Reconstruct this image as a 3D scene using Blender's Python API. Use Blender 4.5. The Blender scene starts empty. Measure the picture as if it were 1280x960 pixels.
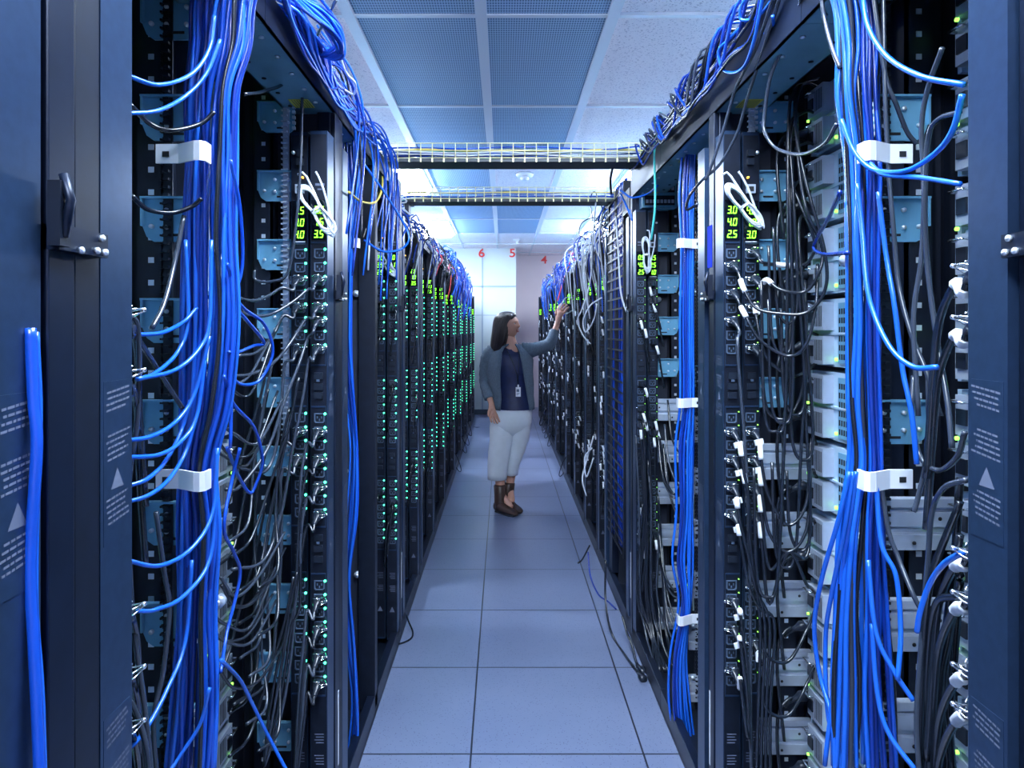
import bpy, bmesh, math, random
from mathutils import Vector, Matrix
from mathutils.noise import noise as mnoise
random.seed(7)
SC = bpy.context.scene
COL = SC.collection
VX, VY, F = 629.0, 412.0, 841.0
CZ = 1.5
XR, XL = .62, -.495
PI = math.pi

def W(px, py, d):
    """world point that the photo shows at (px, py) at depth d"""
    return Vector(((px-VX)*d/F, d, CZ-(py-VY)*d/F))

# ------------------------------------------------------------------ materials
MATS = {}
def mat(name, col, rough=.5, metal=0., emit=None, strength=0., spec=.5, noise=0., nscale=40., bump=0., coat=0., trans=0., noise_col=None):
    if name in MATS: return MATS[name]
    m = bpy.data.materials.new(name); m.use_nodes = True
    nt = m.node_tree; b = nt.nodes['Principled BSDF']
    b.inputs['Base Color'].default_value = (*col, 1)
    b.inputs['Roughness'].default_value = rough
    b.inputs['Metallic'].default_value = metal
    b.inputs['Specular IOR Level'].default_value = spec
    b.inputs['Coat Weight'].default_value = coat
    b.inputs['Transmission Weight'].default_value = trans
    if emit:
        b.inputs['Emission Color'].default_value = (*emit, 1)
        b.inputs['Emission Strength'].default_value = strength
    if noise or bump:
        tc = nt.nodes.new('ShaderNodeTexCoord')
        n = nt.nodes.new('ShaderNodeTexNoise'); n.inputs['Scale'].default_value = nscale
        n.inputs['Detail'].default_value = 4
        nt.links.new(tc.outputs['Object'], n.inputs['Vector'])
        if noise:
            r = nt.nodes.new('ShaderNodeValToRGB')
            c2 = noise_col or tuple(c*(1-noise) for c in col)
            r.color_ramp.elements[0].position = .35; r.color_ramp.elements[1].position = .65
            r.color_ramp.elements[0].color = (*c2, 1); r.color_ramp.elements[1].color = (*col, 1)
            nt.links.new(n.outputs['Fac'], r.inputs['Fac'])
            nt.links.new(r.outputs['Color'], b.inputs['Base Color'])
        if bump:
            bp = nt.nodes.new('ShaderNodeBump'); bp.inputs['Strength'].default_value = bump
            bp.inputs['Distance'].default_value = .002
            nt.links.new(n.outputs['Fac'], bp.inputs['Height'])
            nt.links.new(bp.outputs['Normal'], b.inputs['Normal'])
    MATS[name] = m
    return m

M_BLACK = mat('rack black', (.006,.011,.026), .42, .2, noise=.3, nscale=30)
M_PANEL = mat('rack inner panel', (.008,.014,.032), .6, 0)
M_NAVY = mat('strip housing navy', (.030,.062,.135), .30, .55, noise=.15, nscale=60)
M_FRAME = mat('door frame navy', (.007,.014,.036), .36, .4, noise=.2, nscale=25)
M_STEEL = mat('bracket steel', (.17,.43,.64), .32, .3, noise=.15, nscale=20, bump=.1)
M_ROOF = mat('roof steel', (.16,.33,.46), .4, .3, noise=.15, nscale=12)
M_GREY = mat('rail aluminium', (.48,.56,.70), .34, .3, noise=.12, nscale=30)
M_SILVER = mat('chassis silver', (.50,.68,.85), .38, .15, noise=.12, nscale=14)
M_ZINC = mat('zinc nut and bright hole', (.75,.82,.9), .3, .6)
M_DARKGAP = mat('vent dark', (.004,.006,.012), .7)
M_GLOSS = mat('display glass', (.004,.006,.012), .08, 0, spec=.6)
M_SOCK = mat('outlet black', (.012,.018,.032), .3)
M_RING = mat('outlet ring', (.10,.15,.24), .35, .3)
M_CHROME = mat('chrome wire', (.8,.85,.92), .15, .95)
M_WHITE = mat('white plastic', (.72,.76,.84), .4)
M_LABELT = mat('label print', (.11,.135,.21), .6)
M_DIGIT = mat('green digit', (.1,.6,.02), .5, emit=(.20,1.,.03), strength=4.5)
M_LEDT = mat('teal led', (.05,.6,.35), .4, emit=(.05,1.,.42), strength=7.)
M_LEDG = mat('green led', (.2,.7,.05), .4, emit=(.3,1.,.1), strength=2.5)
M_LEDO = mat('amber led', (.8,.4,.05), .4, emit=(1.,.5,.05), strength=3.)
M_YEL = mat('yellow sticker', (.55,.50,.06), .5)
M_BLUEL = mat('blue sticker', (.004,.03,.55), .7, spec=.2)
M_B1 = mat('blue jacket', (.006,.068,.50), .26, spec=.7)
M_B2 = mat('bright blue jacket', (.010,.120,.66), .26, spec=.7)
M_B3 = mat('deep blue jacket', (.004,.030,.27), .26, spec=.7)
M_CB = mat('black cord', (.008,.012,.022), .22, spec=.8)
M_CG = mat('grey cord', (.032,.043,.068), .22, spec=.8)
M_CW = mat('white jacket', (.62,.68,.78), .35)
M_CY = mat('yellow jacket', (.7,.55,.08), .4)
M_CR = mat('red jacket', (.7,.05,.07), .4)
M_CT = mat('teal jacket', (.05,.5,.5), .4)
M_TRAYY = mat('yellow tray wire', (.86,.82,.45), .4, .3)
M_TRAYD = mat('tray base dark', (.04,.05,.06), .5, .3)

# ------------------------------------------------------------------ mesh builder
class MB:
    def __init__(s): s.v=[]; s.f=[]; s.m=[]; s.mats=[]; s.smooth=[]
    def mi(s, m):
        if m not in s.mats: s.mats.append(m)
        return s.mats.index(m)
    def add(s, vs, fs, m, smooth=False):
        o=len(s.v); k=s.mi(m)
        s.v += [tuple(v) for v in vs]
        for f in fs: s.f.append(tuple(i+o for i in f)); s.m.append(k); s.smooth.append(smooth)
        return s
    def box(s, x0,x1,y0,y1,z0,z1, m):
        if x0>x1: x0,x1=x1,x0
        if y0>y1: y0,y1=y1,y0
        if z0>z1: z0,z1=z1,z0
        vs=[(x0,y0,z0),(x1,y0,z0),(x1,y1,z0),(x0,y1,z0),(x0,y0,z1),(x1,y0,z1),(x1,y1,z1),(x0,y1,z1)]
        return s.add(vs,[(0,3,2,1),(4,5,6,7),(0,1,5,4),(1,2,6,5),(2,3,7,6),(3,0,4,7)],m)
    def obox(s, c, ax, ay, az, hx, hy, hz, m):
        c=Vector(c); ax=Vector(ax).normalized()*hx; ay=Vector(ay).normalized()*hy; az=Vector(az).normalized()*hz
        vs=[c+i*ax+j*ay+k*az for k in(-1,1) for i,j in((-1,-1),(1,-1),(1,1),(-1,1))]
        return s.add(vs,[(0,3,2,1),(4,5,6,7),(0,1,5,4),(1,2,6,5),(2,3,7,6),(3,0,4,7)],m)
    def prism(s, pts, y0, y1, m):
        """outline in x,z extruded along y"""
        n=len(pts)
        vs=[(p[0],y0,p[1]) for p in pts]+[(p[0],y1,p[1]) for p in pts]
        fs=[tuple(range(n)),tuple(range(2*n-1,n-1,-1))]+[(i,i+n,(i+1)%n+n,(i+1)%n) for i in range(n)]
        return s.add(vs,fs,m)
    def tube(s, pts, r, m, n=6, caps=True, r2=None):
        pts=[Vector(p) for p in pts]; k=len(pts); vs=[]; fs=[]
        t=(pts[1]-pts[0]).normalized()
        u=t.orthogonal().normalized()
        for i,p in enumerate(pts):
            t=((pts[min(i+1,k-1)]-pts[max(i-1,0)]))
            if t.length<1e-9: t=Vector((0,0,1))
            t.normalize()
            u=(u-t*u.dot(t))
            if u.length<1e-6: u=t.orthogonal()
            u.normalize(); w=t.cross(u)
            rr=r if r2 is None else (r(i/(k-1)) if callable(r) else r+(r2-r)*i/(k-1))
            for j in range(n):
                a=2*PI*j/n
                vs.append(p+(u*math.cos(a)+w*math.sin(a))*rr)
        for i in range(k-1):
            for j in range(n):
                a=i*n+j; b=i*n+(j+1)%n
                fs.append((a,b,b+n,a+n))
        if caps: fs.append(tuple(range(n-1,-1,-1))); fs.append(tuple((k-1)*n+j for j in range(n)))
        return s.add(vs,fs,m,True)
    def cyl(s, p0, p1, r, m, n=10, r2=None):
        return s.tube([p0,p1],r,m,n,True,r2 if r2 is not None else None)
    def loft(s, rings, m, cap0=True, cap1=True, closed=True):
        n=len(rings[0]); vs=[p for r in rings for p in r]; fs=[]
        for i in range(len(rings)-1):
            for j in range(n if closed else n-1):
                a=i*n+j; b=i*n+(j+1)%n
                fs.append((a,b,b+n,a+n))
        if cap0: fs.append(tuple(range(n-1,-1,-1)))
        if cap1: fs.append(tuple((len(rings)-1)*n+j for j in range(n)))
        return s.add(vs,fs,m,True)
    def mesh(s, name, origin=(0,0,0)):
        me=bpy.data.meshes.new(name)
        ox,oy,oz=origin
        me.from_pydata([(x-ox,y-oy,z-oz) for x,y,z in s.v],[],s.f)
        for m in s.mats: me.materials.append(m)
        me.polygons.foreach_set('material_index',s.m)
        me.polygons.foreach_set('use_smooth',s.smooth)
        me.update()
        return me
    def build(s, name, parent=None, origin=None, bevel=0, label=None):
        """one mesh object; the vertices are in world space (or the parent's space when parented)"""
        if origin is None:
            if parent is not None or not s.v: origin=(0,0,0)
            else:
                xs=[v[0] for v in s.v]; ys=[v[1] for v in s.v]; zs=[v[2] for v in s.v]
                origin=((min(xs)+max(xs))/2,(min(ys)+max(ys))/2,min(zs))
        o=bpy.data.objects.new(name,s.mesh(name,origin)); o.location=origin
        COL.objects.link(o); o.parent=parent
        if label: o['label']=label
        if bevel:
            b=o.modifiers.new('edge','BEVEL'); b.width=bevel; b.segments=2; b.limit_method='ANGLE'
        return o

def tag(o, label=None, cat=None, group=None, kind=None):
    if label: o['label']=label
    if cat: o['category']=cat
    if group: o['group']=group
    if kind: o['kind']=kind
    return o
def empty(name, loc, label=None, cat=None, group=None):
    o=bpy.data.objects.new(name,None); o.location=loc; o.empty_display_size=.05; COL.objects.link(o)
    return tag(o,label,cat,group)
def part(mesh, name, parent, loc=(0,0,0), rot=None, label=None):
    o=bpy.data.objects.new(name,mesh); o.location=loc; COL.objects.link(o); o.parent=parent
    if rot is not None: o.rotation_euler=rot
    if label: o['label']=label
    return o
def copy_tree(o, parent=None):
    c=o.copy(); COL.objects.link(c); c.parent=parent
    for ch in o.children: copy_tree(ch,c)
    return c
def spline(pts, seg=8):
    pts=[Vector(p) for p in pts]
    if len(pts)<3: return pts
    P=[pts[0]*2-pts[1]]+pts+[pts[-1]*2-pts[-2]]; out=[]
    for i in range(1,len(P)-2):
        p0,p1,p2,p3=P[i-1:i+3]
        for k in range(seg):
            t=k/seg
            out.append(.5*((2*p1)+(p2-p0)*t+(2*p0-5*p1+4*p2-p3)*t*t+(3*p1-p0-3*p2+p3)*t**3))
    out.append(pts[-1]); return out
def cable(pts, r, m, label, cat='cable', group=None, name='network_cable', seg=7, n=6):
    b=MB().tube(spline(pts,seg),r,m,n)
    p=Vector(pts[0])
    o=b.build(name,origin=tuple(p))
    return tag(o,label,cat,group)
def J(p,a): return Vector(p)+Vector((random.uniform(-a,a),random.uniform(-a,a),random.uniform(-a,a)))

# ------------------------------------------------------------------ the room
HC = 2.94
ROWS=[-3.2,-1.95,-.705,.55,1.82,3.065,4.31,5.585,6.86,7.46,8.71,10.0,11.25,12.5,13.2]
GX=[-3.7,-3.1,-2.5,-1.9,-1.3,-.7,-.1,.5,1.1,1.7,2.3,2.9,3.5,4.1]

def floor_mat():
    m=bpy.data.materials.new('raised floor laminate'); m.use_nodes=True; nt=m.node_tree; b=nt.nodes['Principled BSDF']
    N=nt.nodes.new; L=nt.links.new
    tc=N('ShaderNodeTexCoord')
    sp=N('ShaderNodeTexVoronoi'); sp.inputs['Scale'].default_value=95; sp.inputs['Randomness'].default_value=1
    L(tc.outputs['Object'],sp.inputs['Vector'])
    r=N('ShaderNodeValToRGB'); r.color_ramp.elements[0].position=.10; r.color_ramp.elements[0].color=(.08,.105,.19,1)
    r.color_ramp.elements[1].position=.24; r.color_ramp.elements[1].color=(.185,.225,.355,1)
    L(sp.outputs['Distance'],r.inputs['Fac'])
    n2=N('ShaderNodeTexNoise'); n2.inputs['Scale'].default_value=1.7; n2.inputs['Detail'].default_value=5
    L(tc.outputs['Object'],n2.inputs['Vector'])
    r2=N('ShaderNodeValToRGB'); r2.color_ramp.elements[0].position=.3; r2.color_ramp.elements[0].color=(.8,.82,.86,1); r2.color_ramp.elements[1].position=.7
    L(n2.outputs['Fac'],r2.inputs['Fac'])
    mx=N('ShaderNodeMix'); mx.data_type='RGBA'; mx.blend_type='MULTIPLY'; mx.inputs['Factor'].default_value=1
    L(r.outputs['Color'],mx.inputs['A']); L(r2.outputs['Color'],mx.inputs['B'])
    # tile joints
    br=N('ShaderNodeTexBrick'); br.offset=0; br.squash=1
    br.inputs['Scale'].default_value=1; br.inputs['Brick Width'].default_value=.61; br.inputs['Row Height'].default_value=.61
    br.inputs['Mortar Size'].default_value=.0035; br.inputs['Mortar Smooth'].default_value=.1
    mp=N('ShaderNodeMapping'); mp.inputs['Location'].default_value=(.114+.61*20,-2.378+.61*20,0)
    L(tc.outputs['Object'],mp.inputs['Vector']); L(mp.outputs['Vector'],br.inputs['Vector'])
    br.inputs['Color1'].default_value=br.inputs['Color2'].default_value=(0,0,0,1); br.inputs['Mortar'].default_value=(1,1,1,1)
    m2=N('ShaderNodeMix'); m2.data_type='RGBA'; L(br.outputs['Color'],m2.inputs['Factor'])
    L(mx.outputs['Result'],m2.inputs['A']); m2.inputs['B'].default_value=(.012,.016,.03,1)
    L(m2.outputs['Result'],b.inputs['Base Color'])
    rr=N('ShaderNodeMapRange'); rr.inputs['To Min'].default_value=.22; rr.inputs['To Max'].default_value=.42
    L(n2.outputs['Fac'],rr.inputs['Value']); L(rr.outputs['Result'],b.inputs['Roughness'])
    return m
def ceil_mat():
    m=bpy.data.materials.new('mineral ceiling tile'); m.use_nodes=True; nt=m.node_tree; b=nt.nodes['Principled BSDF']
    N=nt.nodes.new; L=nt.links.new
    tc=N('ShaderNodeTexCoord'); v=N('ShaderNodeTexNoise'); v.inputs['Scale'].default_value=110; v.inputs['Detail'].default_value=2
    L(tc.outputs['Object'],v.inputs['Vector'])
    r=N('ShaderNodeValToRGB'); r.color_ramp.elements[0].position=.34; r.color_ramp.elements[0].color=(.56,.48,.56,1)
    r.color_ramp.elements[1].position=.42; r.color_ramp.elements[1].color=(.95,.86,.90,1)
    L(v.outputs['Fac'],r.inputs['Fac']); L(r.outputs['Color'],b.inputs['Base Color'])
    b.inputs['Roughness'].default_value=.9
    return m
def perf_mat():
    m=bpy.data.materials.new('perforated ceiling tile'); m.use_nodes=True; nt=m.node_tree; b=nt.nodes['Principled BSDF']
    N=nt.nodes.new; L=nt.links.new
    tc=N('ShaderNodeTexCoord'); mp=N('ShaderNodeMapping'); mp.inputs['Scale'].default_value=(84,42,84)
    L(tc.outputs['Object'],mp.inputs['Vector'])
    fr=N('ShaderNodeVectorMath'); fr.operation='FRACTION'; L(mp.outputs['Vector'],fr.inputs[0])
    sb=N('ShaderNodeVectorMath'); sb.operation='SUBTRACT'; sb.inputs[1].default_value=(.5,.5,0); L(fr.outputs['Vector'],sb.inputs[0])
    ml=N('ShaderNodeVectorMath'); ml.operation='MULTIPLY'; ml.inputs[1].default_value=(1,1,0); L(sb.outputs['Vector'],ml.inputs[0])
    ln=N('ShaderNodeVectorMath'); ln.operation='LENGTH'; L(ml.outputs['Vector'],ln.inputs[0])
    r=N('ShaderNodeValToRGB'); r.color_ramp.elements[0].position=.30; r.color_ramp.elements[0].color=(.08,.15,.27,1)
    r.color_ramp.elements[1].position=.40; r.color_ramp.elements[1].color=(.36,.50,.70,1)
    L(ln.outputs['Value'],r.inputs['Fac']); L(r.outputs['Color'],b.inputs['Base Color'])
    b.inputs['Roughness'].default_value=.6
    return m
M_FLOOR, M_CEIL, M_PERF = floor_mat(), ceil_mat(), perf_mat()
M_GRID = mat('ceiling grid', (.66,.68,.76), .35)
M_WALLB = mat('pale blue wall', (.60,.68,.69), .45, noise=.06, nscale=1.5)
M_WALLP = mat('pale lilac wall', (.74,.64,.68), .6, noise=.05, nscale=2)
M_SKIRT = mat('skirting dark', (.05,.08,.12), .5)
M_SEAM = mat('panel seam', (.32,.42,.52), .5)

def struct(b,name,bevel=0):
    return tag(b.build(name,origin=(0,0,0),bevel=bevel),kind='structure')
struct(MB().box(-4.1,4.3,-3.3,13.3,-.05,0,M_FLOOR),'floor')
struct(MB().box(-4.1,4.3,-3.3,13.3,HC,HC+.05,M_CEIL),'ceiling')
struct(MB().box(-4.15,-4.1,-3.3,13.3,0,HC,M_WALLP),'wall_left')
struct(MB().box(4.3,4.35,-3.3,13.3,0,HC,M_WALLP),'wall_right')
struct(MB().box(-4.1,4.3,-3.35,-3.3,0,HC,M_WALLP),'wall_front')
struct(MB().box(-4.1,4.3,13.0,13.05,0,HC,M_WALLP),'wall_back')
b=MB().box(-4.1,.226,11.9,12.999,0,HC-.001,M_WALLB)
# sheet seams of the jutting wall
for (x0,x1,y0,y1) in ((W(603,0,11.9).x-.012,W(603,0,11.9).x+.012,HC,.1),):
    b.box(x0,x1,11.893,11.9,.09,HC,M_SEAM)
for py,h in((358,.028),(394,.012)):
    z=W(0,py,11.9).z; b.box(-1.2,.226,11.893,11.9,z-h/2,z+h/2,M_SEAM)
struct(b,'wall_alcove')
struct(MB().box(-4.1,.23,11.88,11.9,0,.09,M_SKIRT),'baseboard_back')
# T-bar grid
b=MB()
for x in GX: b.box(x-.012,x+.012,-3.3,13,HC-.012,HC,M_GRID)
for x in (-.7,-.1,.5): b.box(x-.026,x+.026,-3.3,10.0,HC-.022,HC-.001,M_GRID)
for y in ROWS: b.box(-4.1,4.3,y-.014,y+.014,HC-.014,HC,M_GRID)
struct(b,'trim_1')
# perforated tiles: each a thing one could lift out
k=0
rown=['first','second','third','fourth','fifth','sixth','seventh','eighth','ninth']
pr=[(1.82,3.065),(3.065,4.31),(4.31,5.585),(5.585,6.86),(6.86,7.46),(7.46,8.71),(8.71,10.0)]
for ci,(x0,x1) in enumerate(((-.7,-.1),(-.1,.5))):
    for ri,(y0,y1) in enumerate(pr):
        if ci==1 and ri==3: continue
        o=MB().box(x0+.014,x1-.014,y0+.014,y1-.014,HC-.007,HC-.002,M_PERF).build('perforated_ceiling_tile')
        side='left' if ci==0 else 'right'
        where=['nearest the camera, mostly cut off','nearest whole one','in front of the near cable tray','above the near cable tray','short one above the far cable tray','second from the far end','at the far end of the aisle'][ri]
        tag(o,f'perforated blue-grey ceiling tile, {side} column, {where}','ceiling tile','perforated ceiling tiles over the aisle')
# light fixtures above the racks
M_LIGHT = mat('fluorescent diffuser', (.9,.95,1), .5, emit=(.74,.86,1.), strength=62.)
def fixture(x,y,label):
    e=empty('ceiling_light',(x,y,HC-.03),label,'ceiling light','fluorescent ceiling lights')
    b=MB()
    b.box(-.29,.29,-.6,.6,.012,.026,M_GRID)
    for sx in(-1,1): b.box(sx*.29,sx*.268,-.6,.6,-.004,.012,M_GRID)
    for sy in(-1,1): b.box(-.268,.268,sy*.6,sy*.575,-.004,.012,M_GRID)
    b.build('housing',e)
    pr_=[(-.266,.011),(-.262,-.03),(-.22,-.055),(.22,-.055),(.262,-.03),(.266,.011)]
    MB().prism(pr_,-.573,.573,M_LIGHT).build('diffuser',e)
FIX=[(-1.0,6.22,'glowing ceiling light over the left racks, behind the near cable tray'),
     (-1.0,9.35,'glowing ceiling light over the left racks, far end near the numbers'),
     (1.4,6.22,'ceiling light above the right racks, behind the near cable tray'),
     (-2.2,10.62,'added unseen ceiling light brightening the end wall, behind the far left rack tops'),  # out-of-view fixture added to brighten the end wall
     (1.4,9.35,'ceiling light above the right racks, far end of the row'),
     (.2,1.18,'ceiling light over the aisle just ahead of the camera'),
     (-.4,-.70,'ceiling light over the aisle behind the camera'),
     (2.6,3.0,'ceiling light in the next aisle on the right, near'),(2.6,7.9,'ceiling light in the next aisle on the right, far'),
     (-2.8,3.0,'ceiling light in the next aisle on the left, near'),(-2.8,7.9,'ceiling light in the next aisle on the left, far')]
for x,y,l in FIX: fixture(x,y,l)
# smoke detector and sprinkler
p=W(656,217,6.15)
e=empty('smoke_detector',(p.x,6.2,HC-.002),'round white smoke detector on the plain ceiling tile between the two cable trays','smoke detector')
b=MB(); prof=[(.085,0),(.085,-.012),(.07,-.03),(.045,-.036)]
b.loft([[(r*math.cos(2*PI*j/24),r*math.sin(2*PI*j/24),z) for j in range(24)] for r,z in prof],M_WHITE)
b.build('base',e)
b=MB(); prof=[(.04,-.036),(.04,-.055),(.03,-.066)]
b.loft([[(r*math.cos(2*PI*j/20),r*math.sin(2*PI*j/20),z) for j in range(20)] for r,z in prof],M_GRID); b.build('sensor',e)
e=empty('sprinkler_head',(.22,10.75,HC-.002),'small pale sprinkler head on the ceiling near the back wall','sprinkler')
b=MB(); b.loft([[(r*math.cos(2*PI*j/16),r*math.sin(2*PI*j/16),z) for j in range(16)] for r,z in((.06,0),(.055,-.01),(.02,-.02),(.015,-.06))],M_WHITE); b.build('escutcheon',e)
MB().loft([[(r*math.cos(2*PI*j/16),r*math.sin(2*PI*j/16),z) for j in range(16)] for r,z in((.03,-.06),(.035,-.066),(.01,-.07))],M_WHITE).build('deflector',e)
# red numbers
M_RED=mat('red vinyl',(.75,.03,.03),.5,emit=None)
def number(ch,px,py,d,h,label,yy):
    c=bpy.data.curves.new('number','FONT'); c.body=ch; c.size=h*1.38; c.extrude=.004; c.align_x='CENTER'; c.offset=h*.022
    o=bpy.data.objects.new('tmp',c); COL.objects.link(o)
    dg=bpy.context.evaluated_depsgraph_get(); me=bpy.data.meshes.new_from_object(o.evaluated_get(dg)); bpy.data.objects.remove(o)
    me.materials.clear(); me.materials.append(M_RED)
    p=W(px,py+h*F/d/2,d); o=bpy.data.objects.new('wall_number',me); COL.objects.link(o)
    o.location=(p.x,yy,p.z); o.rotation_euler=(PI/2,0,0); o.scale=(1.15,1,1)
    tag(o,label,'number')
number('6',602,316,11.9,.15,'red number 6 high on the pale blue end wall',11.888)
number('5',640.5,316,11.9,.15,'red number 5 at the corner of the pale blue end wall',11.888)
number('4',680,324.5,13.0,.15,'red number 4 high on the lilac end wall',12.99)
#@@RACKS
# ------------------------------------------------------------------ rack rows
def X(s,off): return (XR+off) if s>0 else (XL-off)
def bx(b,s,o0,o1,y0,y1,z0,z1,m): return b.box(X(s,o0),X(s,o1),y0,y1,z0,z1,m)
SN={1:'right',-1:'left'}
TOPB, SOFF, ROOFZ = {1:2.29,-1:2.215}, 2.137, 2.33
ZB=[2.108-.1975*k for k in range(11)]

def bracket_mesh(s):
    b=MB(); h=.0415
    # outline: plate with one cut corner (inner lower), local origin = aisle-side centre; x inward
    o=[(0,h),(.104,h),(.104,-h+.03),(.096,-h+.010),(.082,-h+.0),(.012,-h),(0,-h+.012)]
    b.prism([(s*x,z) for x,z in (o if s<0 else o[::-1])],-.003,.003,M_STEEL)
    b.box(0,s*.104,-.014,0,h,h+.004,M_STEEL)
    b.box(s*.1,s*.104,-.012,.0,-h+.03,h,M_STEEL)
    for u,v in((.016,.02),(.016,-.014),(.055,.02),(.085,-.012),(.055,-.014)):
        b.cyl((s*u,-.009,v),(s*u,-.003,v),.0045,M_ZINC,8)
    b.box(s*.022,s*.05,-.0045,-.003,-.031,-.026,M_DARKGAP)
    for v in(.03,.015,0,-.015,-.03): b.box(-s*.004,s*.004,-.012,-.002,v-.004,v+.004,M_ZINC)
    return b.mesh('slide_bracket')
def rail_mesh(s):
    b=MB(); h=.052; L=.175
    prof=[(-.052,0),(-.05,-.008),(-.02,-.010),(-.017,-.002),(-.006,-.002),(-.003,-.012),(.024,-.012),(.027,-.003),(.031,-.003),(.034,-.012),(.05,-.012),(.052,0)]
    r0=[(0,y,z) for z,y in prof]; r1=[(s*L,y,z) for z,y in prof]
    b.loft([r0,r1],M_GREY,False,False,False); b.smooth=[False]*len(b.smooth)
    b.box(0,s*L,0,.002,-h,h,M_GREY)
    for u,v in((.03,.012),(.09,-.035),(.14,.012)): b.cyl((s*u,-.0125,v),(s*u,-.0115,v),.004,M_DARKGAP,8)
    b.cyl((s*.012,-.018,.044),(s*.012,-.008,.044),.007,M_ZINC,8)
    b.box(-s*.006,s*.004,-.016,0,.02,.05,M_ZINC)
    return b.mesh('slide_rail')
BRK={s:bracket_mesh(s) for s in(1,-1)}; RAIL={s:rail_mesh(s) for s in(1,-1)}

def comb_mesh(m, z0, z1, w=.018, side=1):
    b=MB(); b.box(0,w,-.004,0,z0,z1,m); z=z0
    while z<z1: b.box(w*.2,w*.8,-.014,-.004,z,z+.005,m); b.box(-.004,0,-.01,0,z,z+.004,m); z+=.0155
    return b.mesh('toothed_channel')
def clip_mesh(s):
    # white cable strap: flat end with a hole, a slanted bend, and a hooked end
    b=MB(); h=.017
    path=[(.085,.0),(.045,.0),(.035,-.006),(.008,-.022),(-.002,-.024),(-.008,-.018),(-.008,.004)]
    t=.0035
    for i in range(len(path)-1):
        (x0,y0),(x1,y1)=path[i],path[i+1]
        b.obox(((s*(x0+x1)/2),(y0+y1)/2,0),(s*(x1-x0),y1-y0,0),(-(y1-y0),s*(x1-x0),0),(0,0,1),math.hypot(x1-x0,y1-y0)/2+.001,t/2,h,M_WHITE)
    b.box(s*.062,s*.074,-.0026,-.0019,-.006,.004,M_DARKGAP)
    return b.mesh('cable_strap')
CLIP={s:clip_mesh(s) for s in(1,-1)}

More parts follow.
